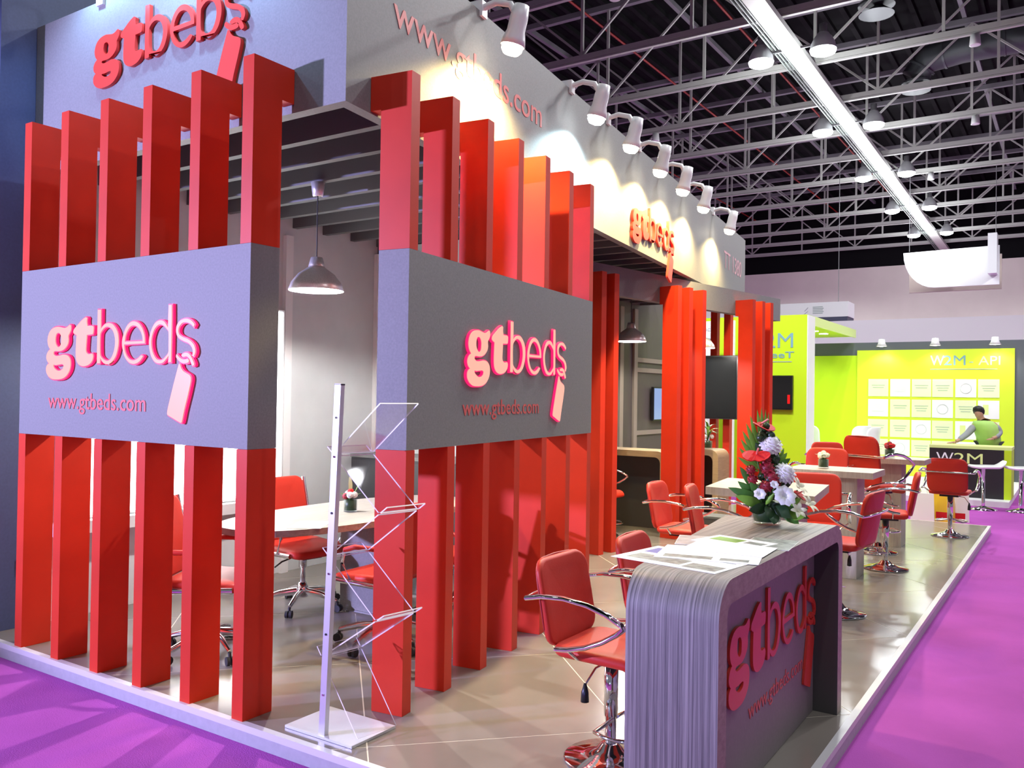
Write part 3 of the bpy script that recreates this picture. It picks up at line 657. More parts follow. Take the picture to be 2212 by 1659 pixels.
# ------------------------------------------------------------------ papers on the counter
def sheet(name, x, y, rz, w, h, lab, prints, zi, cat='brochure'):
    z = CH+0.0006+zi*0.0016
    t = thing(name, lab, cat, (x, y, z), rz, 'papers on the counter')
    n = 6; V = []; 
    for j in range(n+1):
        u = -w/2+w*j/n; lift = 0.0
        for v in (-h/2, h/2): V.append((u, v, lift))
    for j in range(n+1):
        u = -w/2+w*j/n
        for v in (-h/2, h/2): V.append((u, v, 0.0010))
    q = 2*(n+1)
    F = [(2*j, 2*j+1, 2*j+3, 2*j+2) for j in range(n)]+[(q+2*j, q+2*j+2, q+2*j+3, q+2*j+1) for j in range(n)]
    F += [(0, q, q+1, 1), (2*n, 2*n+1, q+2*n+1, q+2*n)]+[(2*j, 2*j+2, q+2*j+2, q+2*j) for j in range(n)]+[(2*j+1, q+2*j+1, q+2*j+3, 2*j+3) for j in range(n)]
    obj('sheet', MB().add(V, F), PAPER, t)
    for (a, b, c, d, m) in prints: obj('print', MB().box(a, c, b, d, 0.00105, 0.0013), m, t)
    return t
sheet('newspaper', 2.07, 0.42, -0.16, 0.46, 0.34, 'white newspaper on the near end of the counter', [(-0.20, 0.02, -0.03, 0.13, VIOLETP), (-0.19, -0.12, 0.05, -0.02, PHOTOP), (0.07, -0.14, 0.21, -0.05, PHOTOP), (0.0, 0.04, 0.2, 0.05, GREYT), (0.0, 0.08, 0.2, 0.09, GREYT)], 0)
sheet('leaflet', 2.12, 0.57, 0.22, 0.40, 0.30, 'white leaflet with small photos in the counter paper pile', [(-0.17, -0.12, 0.02, -0.06, PHOTOP), (0.05, -0.12, 0.16, -0.07, PHOTOP)], 1)
sheet('blank_sheet', 2.14, 0.74, 0.05, 0.34, 0.25, 'plain white sheet topmost in the counter paper pile', [], 2, 'paper')
sheet('postcard', 2.24, 0.98, 0.1, 0.20, 0.28, 'dark green photo leaflet under the counter paper pile', [(-0.098, -0.138, 0.098, 0.138, PHOTOP)], 0)
sheet('leaflet', 2.10, 0.92, -0.25, 0.30, 0.22, 'white brochure with green photos behind the paper pile', [(-0.12, -0.02, 0.02, 0.07, LEAFL), (0.04, 0.0, 0.13, 0.06, PHOTOP)], 1)
sheet('flyer', 1.945, 0.86, 0.3, 0.16, 0.25, 'grey photo flyer at the left edge of the counter', [(-0.078, -0.12, 0.078, 0.12, mat('silver_photo_print', (0.42, 0.43, 0.42), 0.35, noise=(20, 0.3)))], 0)

# ------------------------------------------------------------------ flowers
def leaf_mesh(m, base, tip, width, bend=0.15, up=(0, 0, 1), mi=0):
    b = Vector(base); t = Vector(tip); d = t-b; L = d.length; d.normalize()
    up = Vector(up); s = d.cross(up)
    if s.length < 0.05: s = d.cross(Vector((1, 0, 0)))
    s.normalize(); nrm = s.cross(d); n = 6; V = []
    for i in range(n+1):
        q = i/n; w = width/2*math.sin(math.pi*min(1, (q*0.93+0.07)))**0.8; c = b+d*(L*q)+nrm*(bend*L*math.sin(math.pi*q))
        for k in (-1, 0, 1): V.append(c+s*(w*k)+nrm*(-0.25*w*abs(k)))
    F = []
    for i in range(n):
        for k in range(2): F.append((i*3+k, i*3+k+1, i*3+k+4, i*3+k+3))
    return m.add(V, F, True, mi)
def mum(r, n=70, flat=0.8):
    m = MB(); rnd = random.Random(3)
    m.ball((0, 0, 0), r*0.80, 12)
    for i in range(n):
        z = 1-1.55*(i+0.5)/n; a = i*2.39996; q = math.sqrt(max(0, 1-z*z))
        d = Vector((q*math.cos(a), q*math.sin(a), z*flat)); b = d*(r*0.35); t = d*(r*(1+0.06*rnd.random()))
        leaf_mesh(m, b, t, r*0.42, 0.22, (0.001, 0, 1))
    return m
def petals(n, r, w, rise, bend=0.2):
    m = MB()
    for i in range(n):
        a = 2*math.pi*i/n; d = Vector((math.cos(a), math.sin(a), rise)).normalized(); leaf_mesh(m, d*r*0.06, d*r, w, bend)
    m.ball((0, 0, r*0.10), r*0.14, 8); return m
def anthurium(r):
    m = MB(); pts = []
    for k in range(20):
        w = 2*math.pi*k/20; rr = r*(1-0.32*math.sin(w))*(0.62+0.38*abs(math.cos(w))**0.5) if True else r
        pts.append((rr*math.cos(w)*1.0, rr*math.sin(w), 0.18*rr*abs(math.cos(w))))
    V = [(0, r*0.15, 0.0)]+pts; m.add(V, [(0, i+1, (i+1) % 20+1) for i in range(20)], True)
    V = [(x, y, z-0.004) for x, y, z in V]; m.add(V, [(0, (i+1) % 20+1, i+1) for i in range(20)], True)
    m.tube([(0, r*0.15, 0.0), (0.005, -r*0.05, r*0.35), (0.012, -r*0.25, r*0.7)], r*0.085, 7, mi=1); return m
KF = 4.32/1854; RV = Vector((0.8347, 0.5507, 0)); DV = Vector((-0.5507, 0.8347, 0))
VASE = Vector((2.049, 1.561, CH+0.0008))
fl = thing('flower_arrangement', 'tall bouquet of white and red flowers in a glass bowl on the counter', 'flowers', VASE)
def fp(u, v, dep=0.0): return RV*((u-1657)*KF)+Vector((0, 0, (1132-v)*KF))+DV*dep
va = obj('glass_bowl', MB().lathe([(0.001, 0.001), (0.066, 0.001), (0.072, 0.006), (0.078, 0.06), (0.082, 0.115), (0.079, 0.115), (0.074, 0.06), (0.066, 0.014), (0.001, 0.014)], 28), GLASS, fl)
obj('wrapped_leaf', MB().lathe([(0.001, 0.016), (0.064, 0.016), (0.071, 0.05), (0.076, 0.112), (0.001, 0.118)], 24), LEAFD, va)
def head(name, mb, m, u, v, dep, tilt=(0, 0), stem=True):
    p = fp(u, v, dep); o = obj(name, mb, m, fl, p)
    # tilt the flower towards the camera and sideways
    q = Vector((-DV.x*tilt[0]+RV.x*tilt[1], -DV.y*tilt[0]+RV.y*tilt[1], 1)).to_track_quat('Z', 'Y'); o.rotation_euler = q.to_euler()
    if stem: obj('stem', MB().tube([(0, 0, 0.1), (p.x*0.4, p.y*0.4, p.z*0.55), (p.x, p.y, p.z-0.015)], 0.004, 5), STEM, fl)
    return o
head('white_chrysanthemum', mum(0.060), PETALW, 1662, 962, -0.01, (0.8, 0.2))
head('white_chrysanthemum', mum(0.060), PETALW, 1690, 1022, -0.03, (0.9, 0.7))
head('white_lisianthus', petals(9, 0.068, 0.062, 0.55, 0.35), PETALW, 1678, 1072, -0.09, (1.6, 0.1))
head('white_lisianthus', petals(7, 0.035, 0.034, 0.4, 0.3), PETALW, 1630, 1066, -0.08, (1.6, -0.2))
head('white_lisianthus', petals(7, 0.026, 0.026, 0.5, 0.3), PETALW, 1659, 1045, -0.09, (1.5, 0))
head('lily', petals(6, 0.060, 0.026, 0.3), PETALC, 1722, 1052, 0.0, (0.8, 1.0))
head('lily', petals(6, 0.060, 0.024, 0.3), PETALC, 1738, 1088, -0.05, (0.9, 0.9))
head('lily', petals(6, 0.05, 0.024, 0.3), PETALC, 1708, 1098, -0.10, (1.4, 0.4))
head('lily_bud', MB().lathe([(0.001, -0.04), (0.012, -0.02), (0.013, 0.005), (0.001, 0.04)], 8), LEAFL, 1650, 1073, -0.10, (0.6, 0.5))
for (u, v, d, r) in ((1652, 1012, -0.03, 0.042), (1660, 1032, -0.05, 0.040), (1648, 1048, -0.06, 0.036), (1640, 1062, -0.04, 0.03), (1617, 1015, -0.03, 0.028), (1620, 1035, -0.04, 0.028), (1672, 1045, -0.02, 0.03), (1652, 992, -0.02, 0.028)):
    head('crimson_flower', mum(r, 34, 0.9), PETALM, u, v, d, (1.0, random.uniform(-0.4, 0.4)))
for (u, v, d, tl, r) in ((1642, 920, 0.0, (0.35, 0.3), 0.062), (1627, 982, -0.05, (0.45, -0.2), 0.066), (1718, 1066, -0.03, (0.4, 0.7), 0.045)):
    o = head('anthurium', anthurium(r), PETALR, u, v, d, tl); o.data.materials.append(SPADIX)
# palm fan and leaves, each a part
for (bu, bv, tu, tv, w, dep) in [(1650, 1000, 1640, 885, 12, 0.06), (1648, 1005, 1652, 880, 10, 0.08), (1646, 1000, 1626, 898, 12, 0.07), (1644, 1002, 1616, 915, 12, 0.06), (1642, 1006, 1608, 932, 12, 0.06), (1640, 1010, 1603, 950, 11, 0.05), (1640, 1014, 1600, 970, 11, 0.05), (1640, 1020, 1598, 990, 10, 0.05), (1654, 1000, 1668, 890, 9, 0.08), (1650, 1000, 1660, 884, 9, 0.07), (1655, 1005, 1655, 905, 10, 0.06)]:
    obj('palm_leaflet', leaf_mesh(MB(), fp(bu, bv, dep*0.5), fp(tu, tv, dep), w*KF, 0.06, -DV), LEAFL, fl)
for (bu, bv, tu, tv, w, dep, mm) in [(1670, 1010, 1702, 978, 14, 0.02, LEAFL), (1675, 1010, 1706, 990, 14, 0.0, LEAF), (1680, 1000, 1696, 968, 8, 0.03, LEAFL), (1650, 1085, 1566, 1052, 22, -0.05, LEAF), (1645, 1092, 1578, 1068, 22, -0.08, LEAFL), (1640, 1080, 1590, 1040, 20, -0.02, LEAF), (1640, 1085, 1612, 1035, 18, -0.05, LEAF), (1650, 1092, 1605, 1098, 24, -0.10, LEAFD), (1655, 1090, 1640, 1110, 26, -0.13, LEAFD), (1665, 1088, 1690, 1112, 26, -0.12, LEAFD), (1670, 1090, 1722, 1100, 24, -0.08, LEAF), (1672, 1088, 1745, 1118, 18, -0.03, LEAF), (1655, 985, 1632, 958, 22, 0.02, LEAFD), (1655, 1000, 1640, 968, 22, 0.0, LEAFD), (1660, 1000, 1684, 975, 22, 0.02, LEAFD), (1665, 1060, 1712, 1040, 18, 0.0, LEAFD), (1630, 1060, 1600, 1010, 16, 0.03, LEAF), (1690, 1090, 1716, 1070, 14, -0.1, LEAFL), (1660, 1100, 1655, 1125, 24, -0.13, LEAFD), (1680, 1100, 1712, 1125, 22, -0.10, LEAF), (1690, 1105, 1720, 1110, 20, -0.12, LEAFL)]:
    obj('leaf', leaf_mesh(MB(), fp(bu, bv, dep*0.6), fp(tu, tv, dep), w*KF, 0.14, -DV), mm, fl)
m = MB()
for k in range(26):
    a = random.uniform(0, 6.28); r = random.uniform(0.02, 0.06); z = random.uniform(0.12, 0.50)
    m.ball((r*math.cos(a)*(1.2-z), r*math.sin(a)*(1.2-z), z), random.uniform(0.018, 0.032), 7)
obj('foliage_core', m, LEAFD, fl)

def small_vase(x, y, z, lab, petal, sc=1.0):
    t = thing('small_vase', lab, 'flowers', (x, y, z), 0, 'small table bouquets'); t.scale = (sc, sc, sc)
    obj('glass_cup', MB().lathe([(0.001, 0.001), (0.046, 0.001), (0.049, 0.006), (0.049, 0.085), (0.046, 0.085), (0.045, 0.01), (0.001, 0.01)], 20), GLASS, t)
    obj('leaf_wrap', MB().lathe([(0.001, 0.012), (0.043, 0.012), (0.044, 0.082), (0.001, 0.09)], 18), LEAFD, t)
    for k, (a, r, zz) in enumerate(((0.3, 0.03, 0.12), (1.7, 0.035, 0.115), (2.9, 0.03, 0.125), (4.1, 0.035, 0.11), (5.3, 0.03, 0.12), (0, 0, 0.14))):
        obj('flower_head', mum(0.030, 26), petal[k % len(petal)], t, (r*math.cos(a), r*math.sin(a), zz))
    for a in (0.9, 2.3, 3.6, 5.0): obj('leaf', leaf_mesh(MB(), (0.02*math.cos(a), 0.02*math.sin(a), 0.085), (0.08*math.cos(a), 0.08*math.sin(a), 0.13), 0.035, 0.2), LEAF, t)
    return t
v = small_vase(-0.95, 1.70, 0.7508, 'small bouquet with lilies on the oval meeting table', [PETALW, PETALR, PETALW, PETALM])
obj('lily_bud', leaf_mesh(MB(), (0.0, 0, 0.12), (-0.01, 0.0, 0.26), 0.04, 0.05), PETALC, v); obj('lily_bud', leaf_mesh(MB(), (0.02, 0.01, 0.12), (0.07, 0.05, 0.24), 0.035, 0.05), LEAFL, v)

# ------------------------------------------------------------------ high tables
def high_table(poly, leg, lab, zt=0.96):
    cxx = sum(p[0] for p in poly)/4; cyy = sum(p[1] for p in poly)/4
    t = thing('high_table', lab, 'table', (cxx, cyy, 0), 0, 'grey oak high tables')
    sub('table_top', MB().prism(poly, zt-0.055, zt), WOODT, t)
    lx0, lx1, ly0, ly1 = leg
    sub('pedestal', MB().box(lx0, lx1, ly0, ly1, 0.001, zt-0.056), WOODT, t)
    return t
high_table([(1.13, 3.14), (1.92, 3.02), (1.81, 3.88), (1.03, 3.90)], (1.46, 1.72, 3.28, 3.62), 'grey oak high table just behind the flower bouquet')
high_table([(1.115, 5.17), (1.875, 5.17), (1.875, 5.73), (1.115, 5.73)], (1.35, 1.72, 5.30, 5.62), 'grey oak high table in the middle with a small cream bouquet')
high_table([(1.28, 7.24), (2.0, 7.24), (2.0, 7.74), (1.28, 7.74)], (1.42, 1.76, 7.34, 7.64), 'grey oak high table farthest along the platform')
small_vase(1.40, 5.42, 0.9608, 'small cream bouquet on the middle high table', [PETALC])
small_vase(1.62, 7.45, 0.9608, 'small dark red bouquet on the farthest high table', [PETALR, PETALM], 1.1)

# ------------------------------------------------------------------ rear booth bars
def arch_bar(x0, x1, y0, y1, h, lab):
    t = thing('arch_bar_table', lab, 'table', ((x0+x1)/2, (y0+y1)/2, 0), 0, 'oak arch bars in the rear booth')
    def lp(a, b, hh, r): 
        return [(a, 0.001)]+[(a+r-r*math.cos(q), hh-r+r*math.sin(q)) for q in arc(6, 0, 90)]+[(b-r+r*math.sin(q), hh-r+r*math.cos(q)) for q in arc(6, 0, 90)]+[(b, 0.001)]
    A = lp(x0, x1, h, 0.10); B = lp(x0+0.07, x1-0.07, h-0.07, 0.07); n = len(A); m = MB()
    V = [(x, y0, z) for x, z in A]+[(x, y1, z) for x, z in A]+[(x, y0, z) for x, z in B]+[(x, y1, z) for x, z in B]
    m.add(V, [(i, i+1, n+i+1, n+i) for i in range(n-1)]+[(2*n+i, 3*n+i, 3*n+i+1, 2*n+i+1) for i in range(n-1)], True)
    m.add(V, [(i, 2*n+i, 2*n+i+1, i+1) for i in range(n-1)]+[(n+i, n+i+1, 3*n+i+1, 3*n+i) for i in range(n-1)]+[(0, n, 3*n, 2*n), (n-1, 3*n-1, 4*n-1, 2*n-1)])
    sub('arch_shell', m, WOODB, t)
    sub('dark_opening_sheet', MB().box(x0+0.075, x1-0.075, y1-0.12, y1-0.08, 0.001, h-0.075), mat('dark_brown_opening', (0.05, 0.042, 0.036), 0.5), t)  # dark sheet in place of the dark open space under the bar
    return t
arch_bar(-1.95, -0.64, 6.55, 7.0, 0.955, 'oak arch bar in the rear booth left of the middle trio')
arch_bar(-0.86, -0.30, 7.35, 7.75, 0.955, 'oak arch bar between the middle and far trios of posts')
t = thing('leafy_bouquet', 'leafy bouquet with palm fronds on the bar between the trios', 'flowers', (-0.50, 7.52, 0.9558))
obj('glass_cup', MB().lathe([(0.001, 0.001), (0.06, 0.001), (0.065, 0.10), (0.06, 0.10), (0.055, 0.01), (0.001, 0.01)], 18), GLASS, t)
obj('leaf_wrap', MB().lathe([(0.001, 0.012), (0.052, 0.012), (0.056, 0.098), (0.001, 0.105)], 16), LEAFD, t)
for k in range(9):
    a = 0.7*k; L = 0.16+0.03*(k % 3); obj('palm_leaflet', leaf_mesh(MB(), (0, 0, 0.09), (L*math.cos(a), L*math.sin(a), 0.20+0.05*(k % 4)), 0.03, 0.35), LEAFL if k % 2 else LEAF, t)
for a in (0.4, 2.4, 4.4): obj('flower_head', mum(0.035, 26), PETALW, t, (0.05*math.cos(a), 0.05*math.sin(a), 0.15))
t = thing('floor_box', 'dark grey box on the floor beside the middle trio of posts', 'box', (-0.10, 6.62, 0.001))
obj('body', MB().box(-0.16, 0.16, -0.14, 0.14, 0, 0.24), DARKGREY, t); obj('lid', MB().box(-0.165, 0.165, -0.145, 0.145, 0.241, 0.265), SLATE, t)
t = thing('wall_screen', 'lit television on the brown wall of the rear booth', 'television', (-2.46, 10.6, 1.2))
sub('case', MB().box(-2.47, -2.425, 10.20, 11.25, 1.20, 1.75), BLACK, t); sub('screen', MB().box(-2.424, -2.420, 10.22, 11.23, 1.22, 1.73), SCREENON, t); sub('wall_mount', MB().box(-2.474, -2.471, 10.4, 11.0, 1.3, 1.6), BLACK, t)
t = thing('hanging_screen', 'large black screen hanging between the middle and far trios', 'television', (-1.09, 9.4, 2.2))
sub('case', MB().box(-1.42, -0.76, 9.40, 9.47, 1.28, 2.21), BLACK, t); sub('screen', MB().box(-1.40, -0.78, 9.393, 9.399, 1.30, 2.19), SCREEN, t); sub('pole', MB().box(-1.395, -1.365, 9.42, 9.45, 2.211, 3.04), BLACK, t)

# ------------------------------------------------------------------ brochure rack
bx, by = 0.22, 0.075
t = thing('brochure_rack', 'clear zigzag brochure rack with one metal pole', 'brochure rack', (0.43, 0.225, 0.001))
sub('base_plate', MB().prism([(0.215, 0.075), (0.648, 0.075), (0.648, 0.372), (0.215, 0.372)], 0.0012, 0.013), mat('pale_metal_plate', (0.66, 0.66, 0.68), 0.3, 0.2), t)
m = MB(); a = Vector((0.445, 0.10, 0.013)); b = Vector((0.512, 0.10, 1.63)); m.bar(a, b, 0.038, 0.026, (0, 1, 0)); po = sub('pole', m, ALU, t)
cp = MB(); cp.bar(b, b+(b-a).normalized()*0.006, 0.040, 0.028, (0, 1, 0)); sub('pole_cap', cp, BLACK, po)
for z in (0.20, 0.48, 0.76, 1.04, 1.30, 1.48):
    q = a+(b-a)*((z-0.013)/1.617); sub('bolt', MB().tube([(q.x, 0.083, q.z), (q.x, 0.0865, q.z)], 0.0055, 8), BLACK if z in (0.48, 1.04) else CHROME, po)
# zigzag profile in x-z, panels 0.23 wide along y
ZZ = [(0.745, 1.555), (0.455, 1.305), (0.745, 1.055), (0.435, 0.830), (0.735, 0.575), (0.400, 0.355), (0.640, 0.020)]
YD = Vector((0.17, 0.985, 0)).normalized()
def slab(p, q, wid, th, off):
    P = Vector((p[0], 0.125, p[1])); Q = Vector((q[0], 0.125, q[1])); d = (Q-P).normalized(); nn = d.cross(YD).normalized()*th/2
    W = YD*wid; m = MB()
    V = [P-nn, Q-nn, Q-nn+W, P-nn+W, P+nn, Q+nn, Q+nn+W, P+nn+W]
    m.add(V, [(3, 2, 1, 0), (4, 5, 6, 7)], mi=0); m.add(V, [(0, 1, 5, 4), (1, 2, 6, 5), (2, 3, 7, 6), (3, 0, 4, 7)], mi=1)
    return m
for i in range(len(ZZ)-1):
    p, q = Vector(ZZ[i]), Vector(ZZ[i+1]); d = (q-p).normalized()
    pn = sub('acrylic_panel', slab(p+d*0.008, q-d*0.008, 0.225, 0.006, 0), [ACRYL, ACEDGE], t)
    if i < len(ZZ)-2:
        e = (Vector(ZZ[i+2])-q).normalized(); lip = q-e*0.055
        l = slab(q-d*0.0+(-e)*0.008, lip, 0.225, 0.006, 0); sub('lip', l, [ACRYL, ACEDGE], pn) if False else sub('pocket_lip', l, [ACRYL, ACEDGE], t)
# ------------------------------------------------------------------ shopping bags by the far platform edge
def bag(x, y, w, d, h, rz, m, lab, extra=None):
    t = thing('paper_bag', lab, 'bag', (x, y, CZ+0.001), rz)
    b = MB(); b.hexa([(-w/2, -d/2, 0), (w/2, -d/2, 0), (w/2, d/2, 0), (-w/2, d/2, 0), (-w*0.46, -d*0.12, h), (w*0.46, -d*0.12, h), (w*0.46, d*0.12, h), (-w*0.46, d*0.12, h)])
    obj('bag_body', b, m, t)
    obj('handle', MB().tube([(-w*0.2, 0, h*0.98), (-w*0.16, 0, h*1.18), (w*0.16, 0, h*1.18), (w*0.2, 0, h*0.98)], 0.006, 6), extra or m, t)
    if extra: obj('print', MB().box(-w*0.3, w*0.3, -d*0.47, -d*0.462, h*0.10, h*0.28), extra, t)
bag(1.56, 10.35, 0.30, 0.18, 0.40, 0.1, BAGW, 'white paper bag left of the yellow bag on the carpet')
bag(1.80, 10.55, 0.26, 0.2, 0.52, -0.1, YELLOW, 'yellow paper bag on the carpet beyond the platform', PETALR)
bag(1.97, 10.75, 0.26, 0.16, 0.44, 0.1, BAGW, 'white and red paper bag right of the yellow bag', PETALR)

# ------------------------------------------------------------------ green stand across the aisle
struct('platform_neighbour', MB().box(-3.6, 2.45, 12.93, 17.3, CZ, 0.0), WHITE, label='white platform of the green stand')
tw = thing('green_tower', 'lime green tower with blue lettering on the neighbouring stand', 'exhibition stand', (-1.7, 13.3, 0))
sub('tower_body', MB().box(-2.75, -0.715, 13.0, 13.5, 0.001, 3.11), GREEN, tw)
sub('side_face', MB().box(-0.714, -0.70, 13.002, 13.498, 0.001, 3.10), WHITE, tw)
def flat_text(name, body, w, h, m, org, par, bold=0.0, xd=(1, 0, 0), dep=0.004): place_flat(name, text_mesh(name, body, w, h, dep, 1.0, bold), m, org, xd, par)
flat_text('stand_lettering', 'W2M', 0.98, 0.27, TEALT, (-1.94, 12.997, 2.52), tw, 0.0)
flat_text('stand_lettering', 'meeT', 0.62, 0.115, TEALT, (-1.56, 12.997, 2.335), tw, 0.01)
sub('small_print', MB().box(-1.5, -0.98, 12.996, 12.999, 2.255, 2.27), GREYT, tw)
t = thing('tower_screen', 'black screen hanging on the lime green tower', 'television', (-1.15, 12.95, 1.4))
sub('case', MB().box(-1.5, -0.945, 12.93, 12.994, 1.39, 2.01), BLACK, t); sub('screen', MB().box(-1.48, -0.965, 12.922, 12.929, 1.41, 1.99), SCREEN, t)
sub('red_picture', MB().box(-1.03, -0.985, 12.918, 12.921, 1.50, 1.66), mat('red_screen_glow', (0.3, 0.0, 0.0), 0.4, emit=(1, 0.01, 0.01), es=0.5), t)
cn2 = thing('green_canopy', 'pale lime canopy with round downlights on the green stand', 'canopy', (-1.5, 15, 3))
sub('canopy_board', MB().box(-2.75, -0.74, 13.501, 16.99, 2.96, 3.09), GREEN, cn2); sub('canopy_edge', MB().box(-0.739, -0.70, 13.501, 16.99, 2.94, 3.11), GREENL, cn2)
for (x, y) in ((-1.10, 14.2), (-1.10, 15.0), (-1.10, 15.8), (-1.75, 14.6), (-1.75, 15.4), (-1.75, 16.2)):
    sub('downlight', MB().lathe([(0.09, 2.952), (0.09, 2.959), (0.001, 2.959)], 14, (x, y, 0)).lathe([(0.09, 2.952), (0.001, 2.952)], 14, (x, y, 0)), LENSC, cn2)
    light('downlight_lamp', 'SPOT', (x, y, 2.93), 30, (0.95, 1, 0.95), 0.06, (x, y, 0), 130, 0.6)
struct('wall_neighbour', MB().box(-3.6, 2.9, 17.0, 17.1, 0.001, 2.83), SLATE, label='slate back wall of the green stand')
gw = thing('graphic_wall', 'bright lime graphic wall with rows of square panels', 'display wall', (0.8, 16.98, 0))
sub('recess_panel', MB().box(-2.7, -0.67, 16.975, 16.998, 0.002, 2.55), GREEN, gw)
sub('lime_panel', MB().box(-0.665, 2.30, 16.96, 16.998, 0.002, 2.66), mat('lit_lime_print', (0.62, 0.80, 0.03), 0.5), gw)  # lighter than the tower lime: lamp light on the wall put into the colour
XC = [(-0.43, -0.03), (0.01, 0.40), (0.43, 0.80), (0.82, 1.21), (1.25, 1.63), (1.66, 2.04)]; ZR = [(1.67, 2.04), (1.24, 1.61), (0.81, 1.18), (0.42, 0.76)]
WH = {(0, 1), (0, 4), (1, 0), (1, 3), (1, 5), (2, 2), (2, 4), (3, 1), (3, 4)}
for r, (z0, z1) in enumerate(ZR):
    for c, (x0, x1) in enumerate(XC):
        w = (r, c) in WH
        p = sub('square_panel', MB().box(x0, x1, 16.952, 16.959, z0, z1), WHITEG if w else GREENP, gw)
        mx, mz = (x0+x1)/2, (z0+z1)/2; k = (r*7+c*3) % 4
        if w:
            if k == 0: q = MB().lathe([(0.09, 0), (0.11, 0), (0.11, 0.003), (0.09, 0.003), (0.09, 0)], 16)
            elif k == 1: q = MB().prism([(-0.12, -0.02), (0.10, 0.03), (0.12, 0.10), (-0.10, 0.05)], 0, 0.003)
            elif k == 2: q = MB().prism([(-0.10, -0.10), (0.0, -0.10), (0.0, 0.10), (-0.10, 0.10)], 0, 0.003)
            else: q = MB().prism([(-0.12, -0.08), (0.12, -0.08), (0.12, 0.0), (0.05, 0.08), (-0.05, 0.08), (-0.12, 0.0)], 0, 0.003)
            q.v = [(mx+a, 16.9515-cc, mz+b) for a, b, cc in q.v]
            o = obj('icon', q, GREENL if k in (1, 2) else mat('pale_icon_print', (0.66, 0.70, 0.70), 0.5)); o.parent = p
        else:
            q = MB()
            for j in range(2+k % 2): q.box(mx-0.13+0.02*j, mx+0.13-0.02*j, 16.949, 16.9515, mz+0.045-0.05*j, mz+0.062-0.05*j)
            o = obj('text_line', q, mat('grey_green_print', (0.42, 0.52, 0.36), 0.6)); o.parent = p
flat_text('wall_lettering', 'W', 0.26, 0.20, WHITEG, (0.78, 16.957, 2.33), gw, 0.0)
flat_text('wall_lettering', '2M', 0.40, 0.20, TEALT, (1.03, 16.957, 2.33), gw, 0.0)
flat_text('wall_lettering', '- API', 0.55, 0.18, mat('sage_print', (0.40, 0.52, 0.30), 0.6), (1.50, 16.957, 2.33), gw, 0.0)
sub('underline', MB().box(0.78, 2.0, 16.954, 16.958, 2.24, 2.255), GREYT, gw)
for i, x in enumerate((-0.11, 0.91, 1.98)):
    t = thing('wall_spotlight', ['white spotlight above the left of the lime graphic wall', 'white spotlight above the middle of the lime graphic wall', 'white spotlight above the right end of the lime graphic wall'][i], 'spotlight', (x, 16.62, 2.84), 0, 'spotlights over the lime wall')
    obj('arm', MB().bar((0, 0.42, 0.02), (0, 0, 0.02), 0.03, 0.03), LAMPB, t)
    obj('lamp_head', MB().lathe([(0.001, 0.04), (0.06, 0.03), (0.075, -0.06), (0.11, -0.12), (0.10, -0.12), (0.06, -0.05)], 16), LAMPB, t)
    obj('lens', MB().lathe([(0.10, -0.115), (0.001, -0.125)], 16), LENSW, t)
    light('wall_spot_lamp', 'SPOT', (0, 0.03, -0.20), 14, (1, 1, 0.92), 0.06, (0, 0.35, -1.2), 125, 0.5, t)
dk = thing('green_stand_counter', 'black and lime reception counter of the green stand', 'counter', (1.85, 13.5, 0))
sub('black_front', MB().box(1.255, 2.355, 13.30, 13.33, 0.001, 0.80), BLACK, dk); sub('lime_body', MB().box(1.255, 2.46, 13.331, 13.95, 0.001, 0.80), GREEN, dk); sub('counter_top', MB().box(1.25, 2.465, 13.31, 13.96, 0.801, 0.85), GREENL, dk); sub('white_end', MB().box(2.356, 2.46, 13.302, 13.33, 0.001, 0.80), GREEN, dk)
flat_text('counter_lettering', 'W', 0.26, 0.17, WHITEG, (1.36, 13.298, 0.56), dk, 0.0); flat_text('counter_lettering', '2M', 0.42, 0.17, GREENL, (1.63, 13.298, 0.56), dk, 0.0)
# white shell chairs and low table on the green stand
def white_chair(x, y, rz, lab):
    t = thing('white_chair', lab, 'chair', (x, y, 0.001), rz, 'white chairs on the green stand'); t.scale = (1.2, 1.2, 1.25)
    obj('seat', MB().pad(0.44, 0.42, 0.03, 0.08, lambda u, v, n: (v, u, 0.45+n)), WHITEG, t)
    obj('backrest', MB().pad(0.44, 0.42, 0.03, 0.10, lambda u, v, n: (-0.20-0.10*(v+0.2)+n+0.12*(u/0.22)**2*0.5, u, 0.66+v)), WHITEG, t)
    for a in (-1, 1):
        for b in (-1, 1): obj('leg', MB().tube([(0.12*a, 0.12*b, 0.44), (0.2*a, 0.2*b, 0.0)], 0.012, 6), CHROME, t)
white_chair(-0.95, 14.5, 1.2, 'white shell chair by the green tower'); white_chair(-0.30, 14.9, 2.6, 'white shell chair in the middle of the green stand'); white_chair(-0.02, 14.3, 2.9, 'white shell chair nearest the lime graphic wall')
t = thing('white_cube_table', 'small white cube table between the white chairs', 'table', (-0.62, 13.9, 0.001)); obj('top', MB().box(-0.22, 0.22, -0.22, 0.22, 0.42, 0.45), WHITEG, t); obj('body', MB().box(-0.20, 0.20, -0.20, 0.20, 0, 0.419), WHITE, t)
def white_stool(x, y, rz, lab):
    t = thing('white_bar_stool', lab, 'bar stool', (x, y, CZ+0.001), rz, 'white bar stools by the green stand')
    obj('base', MB().lathe([(0.001, 0), (0.20, 0), (0.20, 0.008), (0.06, 0.045), (0.03, 0.06), (0.001, 0.06)], 24), CHROME, t); obj('column', MB().lathe([(0.026, 0.061), (0.026, 0.64), (0.001, 0.64)], 14), CHROME, t)
    obj('seat', MB().pad(0.38, 0.50, 0.04, 0.10, lambda u, v, n: (v+0.05, u, 0.665+n+(0.9*max(0, v-0.10)**2*5) + 0.12*max(0, -v-0.15))), WHITEG, t)
